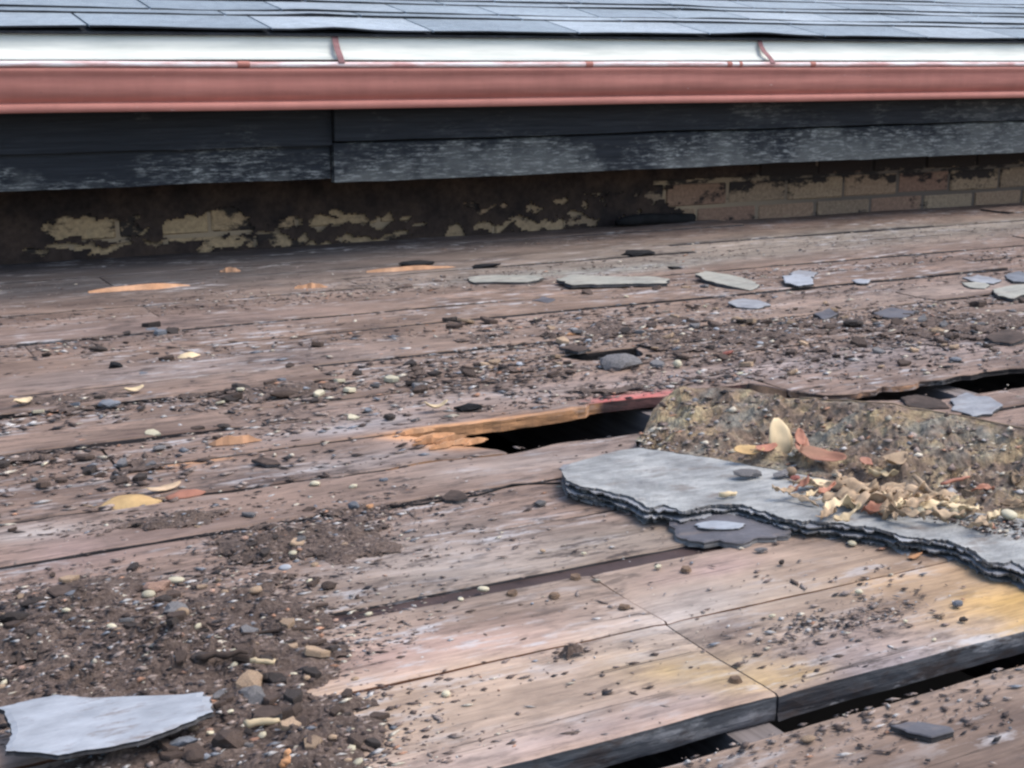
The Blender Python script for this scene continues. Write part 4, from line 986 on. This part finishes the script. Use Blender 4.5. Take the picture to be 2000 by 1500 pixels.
# ------------------------------------------------------------------ small countable bits: pebbles, chips, flakes
MARKS = [(200, 1410, 'the large pale slate'), (485, 1345, 'the larger tan stone'), (306, 1146, 'the peach stone'), (345, 1208, 'the angular grey stone'), (32, 1214, 'the large dark lump'), (143, 1178, 'the small blue grey stone'), (255, 976, 'the golden yellow leaf'), (693, 994, 'the blue grey pebble on the grit'), (640, 1145, 'the rust brown stone'), (530, 1230, 'the left end of the brown strip'), (871, 1357, 'the lone cream pebble'), (1120, 1200, 'the plank joint'), (1436, 1334, 'the yellow stain nail'), (1750, 1080, 'the front of the felt slab'), (1870, 1179, 'the grey stone on the yellow stain'),
 (552, 772, 'the long bark chunk'), (215, 792, 'the blue grey stone at left'), (46, 789, 'the cream leaf scrap at far left'), (370, 690, 'the curled cream leaf'), (310, 876, 'the grey cream lump'), (915, 796, 'the black clod'), (850, 855, 'the splintered board end'), (1212, 706, 'the big slot stone'), (1420, 690, 'the flat red chip'), (1118, 654, 'the orange crumb'), (1465, 590, 'the flat grey slate flake'), (1668, 634, 'the dark clod'), (1866, 703, 'the smooth blue pebble'), (1965, 655, 'the large brown flake'), (1760, 610, 'the dark flat flake'), (1430, 546, 'the tilted cream flake'), (1950, 560, 'the right hand flake cluster'), (1010, 620, 'the open seam in mid deck'), (450, 1460, 'the rounded brown stone'), (600, 1480, 'the bottom edge of the dirt')]
def near(x, y, k_=0):
    d, mx, my, n_ = sorted((math.hypot(x-a, (y-b)*1.6), a, b, c) for a, b, c in MARKS)[k_]
    how = ('just ' if d < 70 else '')
    if abs(x-mx) > 1.8*abs(y-my): return how+('right of ' if x > mx else 'left of ')+n_
    if abs(y-my) > 1.2*abs(x-mx): return how+('in front of ' if y > my else 'behind ')+n_
    return ('ahead and ' if y > my else 'behind and ')+('right of ' if x > mx else 'left of ')+n_
USED = set()
def where(x, y):
    if y > 1130 and x < 720: return 'in the dark dirt around the large pale slate'
    if y > 1000 and x >= 720: return 'on the pale front planks'
    if y > 930 and x < 1100: return 'on the brown grit in the middle of the deck'
    if x < 700: return 'on the grey planks at left'
    if y < 600: return 'on the shaded rear planks'
    return 'in the rubble behind the broken board'
peb = [(132, 1227, 20), (262, 1251, 15), (388, 1255, 20), (461, 1296, 22), (459, 1316, 26), (295, 1307, 14), (320, 1322, 14), (407, 1409, 18), (451, 1418, 17), (513, 1452, 22), (320, 1446, 34), (329, 1472, 30), (380, 1448, 26), (412, 1450, 20), (687, 1477, 20), (689, 1439, 13), (605, 1140, 18), (615, 1109, 20), (572, 1086, 22), (260, 1114, 14), (1508, 1208, 16), (1824, 1254, 12), (1840, 1207, 18), (1768, 1218, 12), (1677, 1161, 18), (1285, 1112, 20), (5, 1362, 22), (8, 1340, 20), (220, 1254, 24), (650, 1460, 22), (700, 1500, 26), (600, 1345, 20), (575, 1330, 18), (680, 1498, 20), (720, 1205, 20), (440, 1165, 20), (500, 1168, 34), (615, 950, 24), (690, 955, 20), (720, 1440, 12), (1060, 1080, 14), (1140, 1085, 12), (900, 1175, 14)]
rr = random.Random(3)
CH = []
for (x, y, w) in peb: CH.append((x, y, w, .6, 'cream' if rr.random() < .75 else 'tan', 'pebble'))
def scatter(n, x0, x1, y0, y1, w0, w1, h, mats, nm):
    c = 0
    while c < n:
        x, y = rr.uniform(x0, x1), rr.uniform(y0, y1); g = G(x, y)
        if in_hole(np.array([g[0]]), np.array([g[1]]))[0] or (x > 1100 and 740 < y < 1060+max(0, x-1700)*.25): continue
        D = dens(np.array([g[0]]), np.array([g[1]]))[0]
        if rr.random() > D*1.5: continue
        w = rr.uniform(w0, w1); CH.append((x, y, w, h, rr.choice(mats), nm)); c += 1
scatter(22, 0, 700, 1000, 1495, 10, 20, .6, ['tan', 'tan', 'peach', 'greystone'], 'pebble')
scatter(70, 330, 740, 1240, 1500, 18, 64, .42, ['bark', 'bark', 'bark', 'bark', 'darkstone', 'darkstone', 'bark', 'greystone', 'tan'], 'wood_chip')
scatter(60, 0, 720, 980, 1300, 14, 46, .36, ['bark', 'bark', 'bark', 'darkstone', 'darkstone', 'greystone', 'tan'], 'wood_chip')
scatter(40, 900, 2000, 570, 740, 9, 18, .45, ['cream', 'tan', 'tan', 'greystone', 'pale_slate'], 'pebble')
scatter(120, 850, 2000, 560, 750, 14, 46, .35, ['bark', 'bark', 'bark', 'bark', 'darkstone', 'bark', 'greystone', 'tan', 'tan'], 'wood_chip')
scatter(70, 0, 850, 640, 960, 14, 46, .38, ['bark', 'bark', 'darkstone', 'darkstone', 'bark', 'bluestone', 'greystone', 'cream'], 'wood_chip')
def plate_mesh(seed):
    r = np.random.default_rng(seed); n = r.integers(6, 9); a = np.sort(r.random(n)*.7+np.arange(n))/n*2*math.pi
    rad = .5*(.55+.45*r.random(n)); p = np.stack([rad*np.cos(a), rad*np.sin(a)], 1); bend = r.uniform(-.5, .5, 2); V = []
    for q, z in ((1, .16), (.92, .30), (1.0, -.22)):
        for x_, y_ in p: V.append((x_*q, y_*q, z+bend[0]*x_*x_*1.5+bend[1]*x_*y_+r.uniform(-.06, .06)))
    V += [(0, 0, .34), (0, 0, -.25)]; Fs = []
    for i in range(n):
        j = (i+1) % n; Fs += [(n+i, n+j, 3*n), (i, j, n+j, n+i), (2*n+i, 2*n+j, j, i), (2*n+j, 2*n+i, 3*n+1)]
    return pyd('wood_chip', V, Fs)
LM = {('pebble', False): [lump_mesh('pebble', 900+i, 1, .3, 1, False) for i in range(6)], ('wood_chip', True): [plate_mesh(950+i) for i in range(10)]}
names = {'cream': 'cream', 'tan': 'tan', 'peach': 'peach', 'greystone': 'grey', 'pale_slate': 'whitish', 'bark': 'brown', 'darkstone': 'blackish', 'bluestone': 'blue grey', 'redchip': 'dull red', 'orange': 'orange'}
cache = {}
for (x, y, w, h, mt, nm) in CH:
    k_ = (nm, mt, rr.randrange(6 if nm == 'pebble' else 10))
    if k_ not in cache:
        me = LM[(nm, nm == 'wood_chip')][k_[2]].copy(); me.materials.append(M[mt]); cache[k_] = me
    g = G(x, y); s_ = w/pxm(y); o = link(nm, cache[k_], None, None, (g[0], g[1], zd(g[0], g[1])+s_*h*.22))
    o.scale = (s_, s_*rr.uniform(.5, .95), s_*h*rr.uniform(.7, 1.1)); o.rotation_euler = (rr.uniform(-.4, .4), rr.uniform(-.25, .25), rr.uniform(-.8, .8) if nm == 'pebble' or rr.random() < .6 else rr.uniform(0, 6.28))
    size = 'tiny' if w < 15 else 'small' if w < 24 else 'medium' if w < 34 else 'larger'
    shp = 'round' if nm == 'pebble' else ('flat' if o.scale[2] < .38*s_ else 'chunky')
    pl = where(x, y)
    for q_ in range(9):
        lb = '%s %s %s %s %s' % (size, shp, names[mt], 'pebble' if nm == 'pebble' else 'chip', near(x, y, q_))
        if lb not in USED and len(lb.split()) <= 16: break
    USED.add(lb)
    tag(o, lb, 'pebble' if nm == 'pebble' else 'chip', 'loose %s %s' % ('pebbles' if nm == 'pebble' else 'chips', pl))

# ------------------------------------------------------------------ uncountable grit (stuff)
OCT_V = np.array([(1, 0, 0), (-.9, .2, 0), (.1, 1, .1), (-.1, -1, -.1), (.2, .1, 1), (0, 0, -1)], float)*.5
OCT_F = np.array([(0, 2, 4), (2, 1, 4), (1, 3, 4), (3, 0, 4), (2, 0, 5), (1, 2, 5), (3, 1, 5), (0, 3, 5)])
PAL = np.array([(.065, .048, .042), (.12, .088, .074), (.19, .145, .125), (.035, .032, .034), (.28, .225, .195), (.50, .45, .36), (.21, .22, .24), (.36, .20, .13), (.42, .40, .38)])
def grit(P, size, name, label, probs, flat=.32, elong=2.6):
    n = len(P); a = (rng.random(n)-.5)*.7+np.where(rng.random(n) < .2, rng.random(n)*3, 0)
    s3 = np.stack([size*(1+rng.random(n)*(elong-1)), size*(.5+.5*rng.random(n)), size*flat*(.5+rng.random(n))], 1)
    v = OCT_V[None]*s3[:, None]*(1+.5*(rng.random((n, 6, 1))-.5))
    tx = (rng.random(n)-.5)*.7
    v[..., 2] += v[..., 0]*tx[:, None]*.5
    c, s_ = np.cos(a)[:, None], np.sin(a)[:, None]
    w = np.stack([v[..., 0]*c-v[..., 1]*s_, v[..., 0]*s_+v[..., 1]*c, v[..., 2]], -1)+P[:, None]
    w[..., 2] += (s3[:, 2]*.22)[:, None]
    f = (OCT_F[None]+(np.arange(n)*6)[:, None, None]).reshape(-1, 3)
    me = bpy.data.meshes.new(name); nv = n*6; nf = len(f)
    me.vertices.add(nv); me.vertices.foreach_set('co', w.reshape(-1).astype(np.float32))
    me.loops.add(nf*3); me.loops.foreach_set('vertex_index', f.ravel().astype(np.int32))
    me.polygons.add(nf); me.polygons.foreach_set('loop_start', np.arange(0, nf*3, 3, dtype=np.int32)); me.update(calc_edges=True)
    col = PAL[rng.choice(len(PAL), n, p=np.array(probs)/sum(probs))]*(.7+.6*rng.random((n, 1)))
    colattr(me, 'chip', np.repeat(col, 6, axis=0))
    o = link(name, me, M['chips']); tag(o, label, 'grit', kind='stuff'); return o
def sample(n, y0, y1, base, gain):
    Y = np.sqrt(rng.random(n*12)*(y1**2-y0**2)+y0**2); X = Y*(.02+rng.random(n*12)*1.25)-.06
    D = dens(X, Y)+.35*(fbm(X*14, Y*20, 501, 3)-.5)
    k_ = (rng.random(n*12) < base+gain*np.clip(D, 0, 1)**1.3) & ~in_hole(X, Y)
    X, Y = X[k_][:n], Y[k_][:n]
    Z_ = np.maximum(dirt_h(X, Y), 0)+.001
    return np.stack([X, Y, Z_], 1)
PR = [14, 20, 24, 7, 22, 5, 4, 1.5, 8]
P1 = sample(17000, .42, 1.40, .010, .85); grit(P1, .0010+.0055*rng.random(len(P1))**3.5+.0009*rng.random(len(P1)), 'grit', 'fine dark grit and crumbs scattered over the front planks', PR)
P2 = sample(26000, 1.38, 3.1, .05, .8); grit(P2, (.0022+.009*rng.random(len(P2))**3.4+.002*rng.random(len(P2)))*np.clip((3.6-P2[:, 1])/1.4, .4, 1), 'grit', 'fine grit and wood crumbs scattered over the rear planks', PR)
P5 = sample(9000, .42, 1.45, -.30, 1.1); grit(P5, .002+.0055*rng.random(len(P5))**2.5, 'grit', 'coarser brown bark crumbs lying on the front dirt', [24, 26, 18, 10, 8, 2, 2, 2, 2], flat=.42, elong=2.0)
fi = rng.integers(0, rows-1, 2600), rng.integers(0, NF, 2600)
P3 = Pf[fi]+np.stack([(rng.random(2600)-.5)*.006, (rng.random(2600)-.5)*.004, np.full(2600, .0005)], 1); grit(P3, .0015+.007*rng.random(len(P3))**4, 'grit', 'crumbs and moss bits stuck on the upturned felt flap', [6, 14, 18, 2, 20, 12, 3, 5, 4])
fj = rng.integers(1, rows, 420), rng.integers(0, NF, 420)
P6 = Pf[fj]+np.stack([(rng.random(420)-.5)*.008, (rng.random(420)-.5)*.006, np.zeros(420)], 1); grit(P6, .004+.009*rng.random(420)**2, 'grit', 'clods and bark bits crusted on the upturned felt flap', [4, 16, 20, 1, 20, 16, 3, 2, 8], flat=.55, elong=1.8)
ti = np.minimum(14-1, (14*(.55+.45*rng.random(1800))).astype(int)), rng.integers(int(N*.40), N, 1800)
P4 = TOPP[ti]+np.stack([(rng.random(1800)-.5)*.012, (rng.random(1800)-.5)*.016, np.full(1800, .0008)], 1); grit(P4, .0013+.0055*rng.random(len(P4))**3, 'grit', 'dark crumbs and plant scraps along the crease of the felt slab', [16, 22, 18, 5, 14, 10, 1, 4, 3])
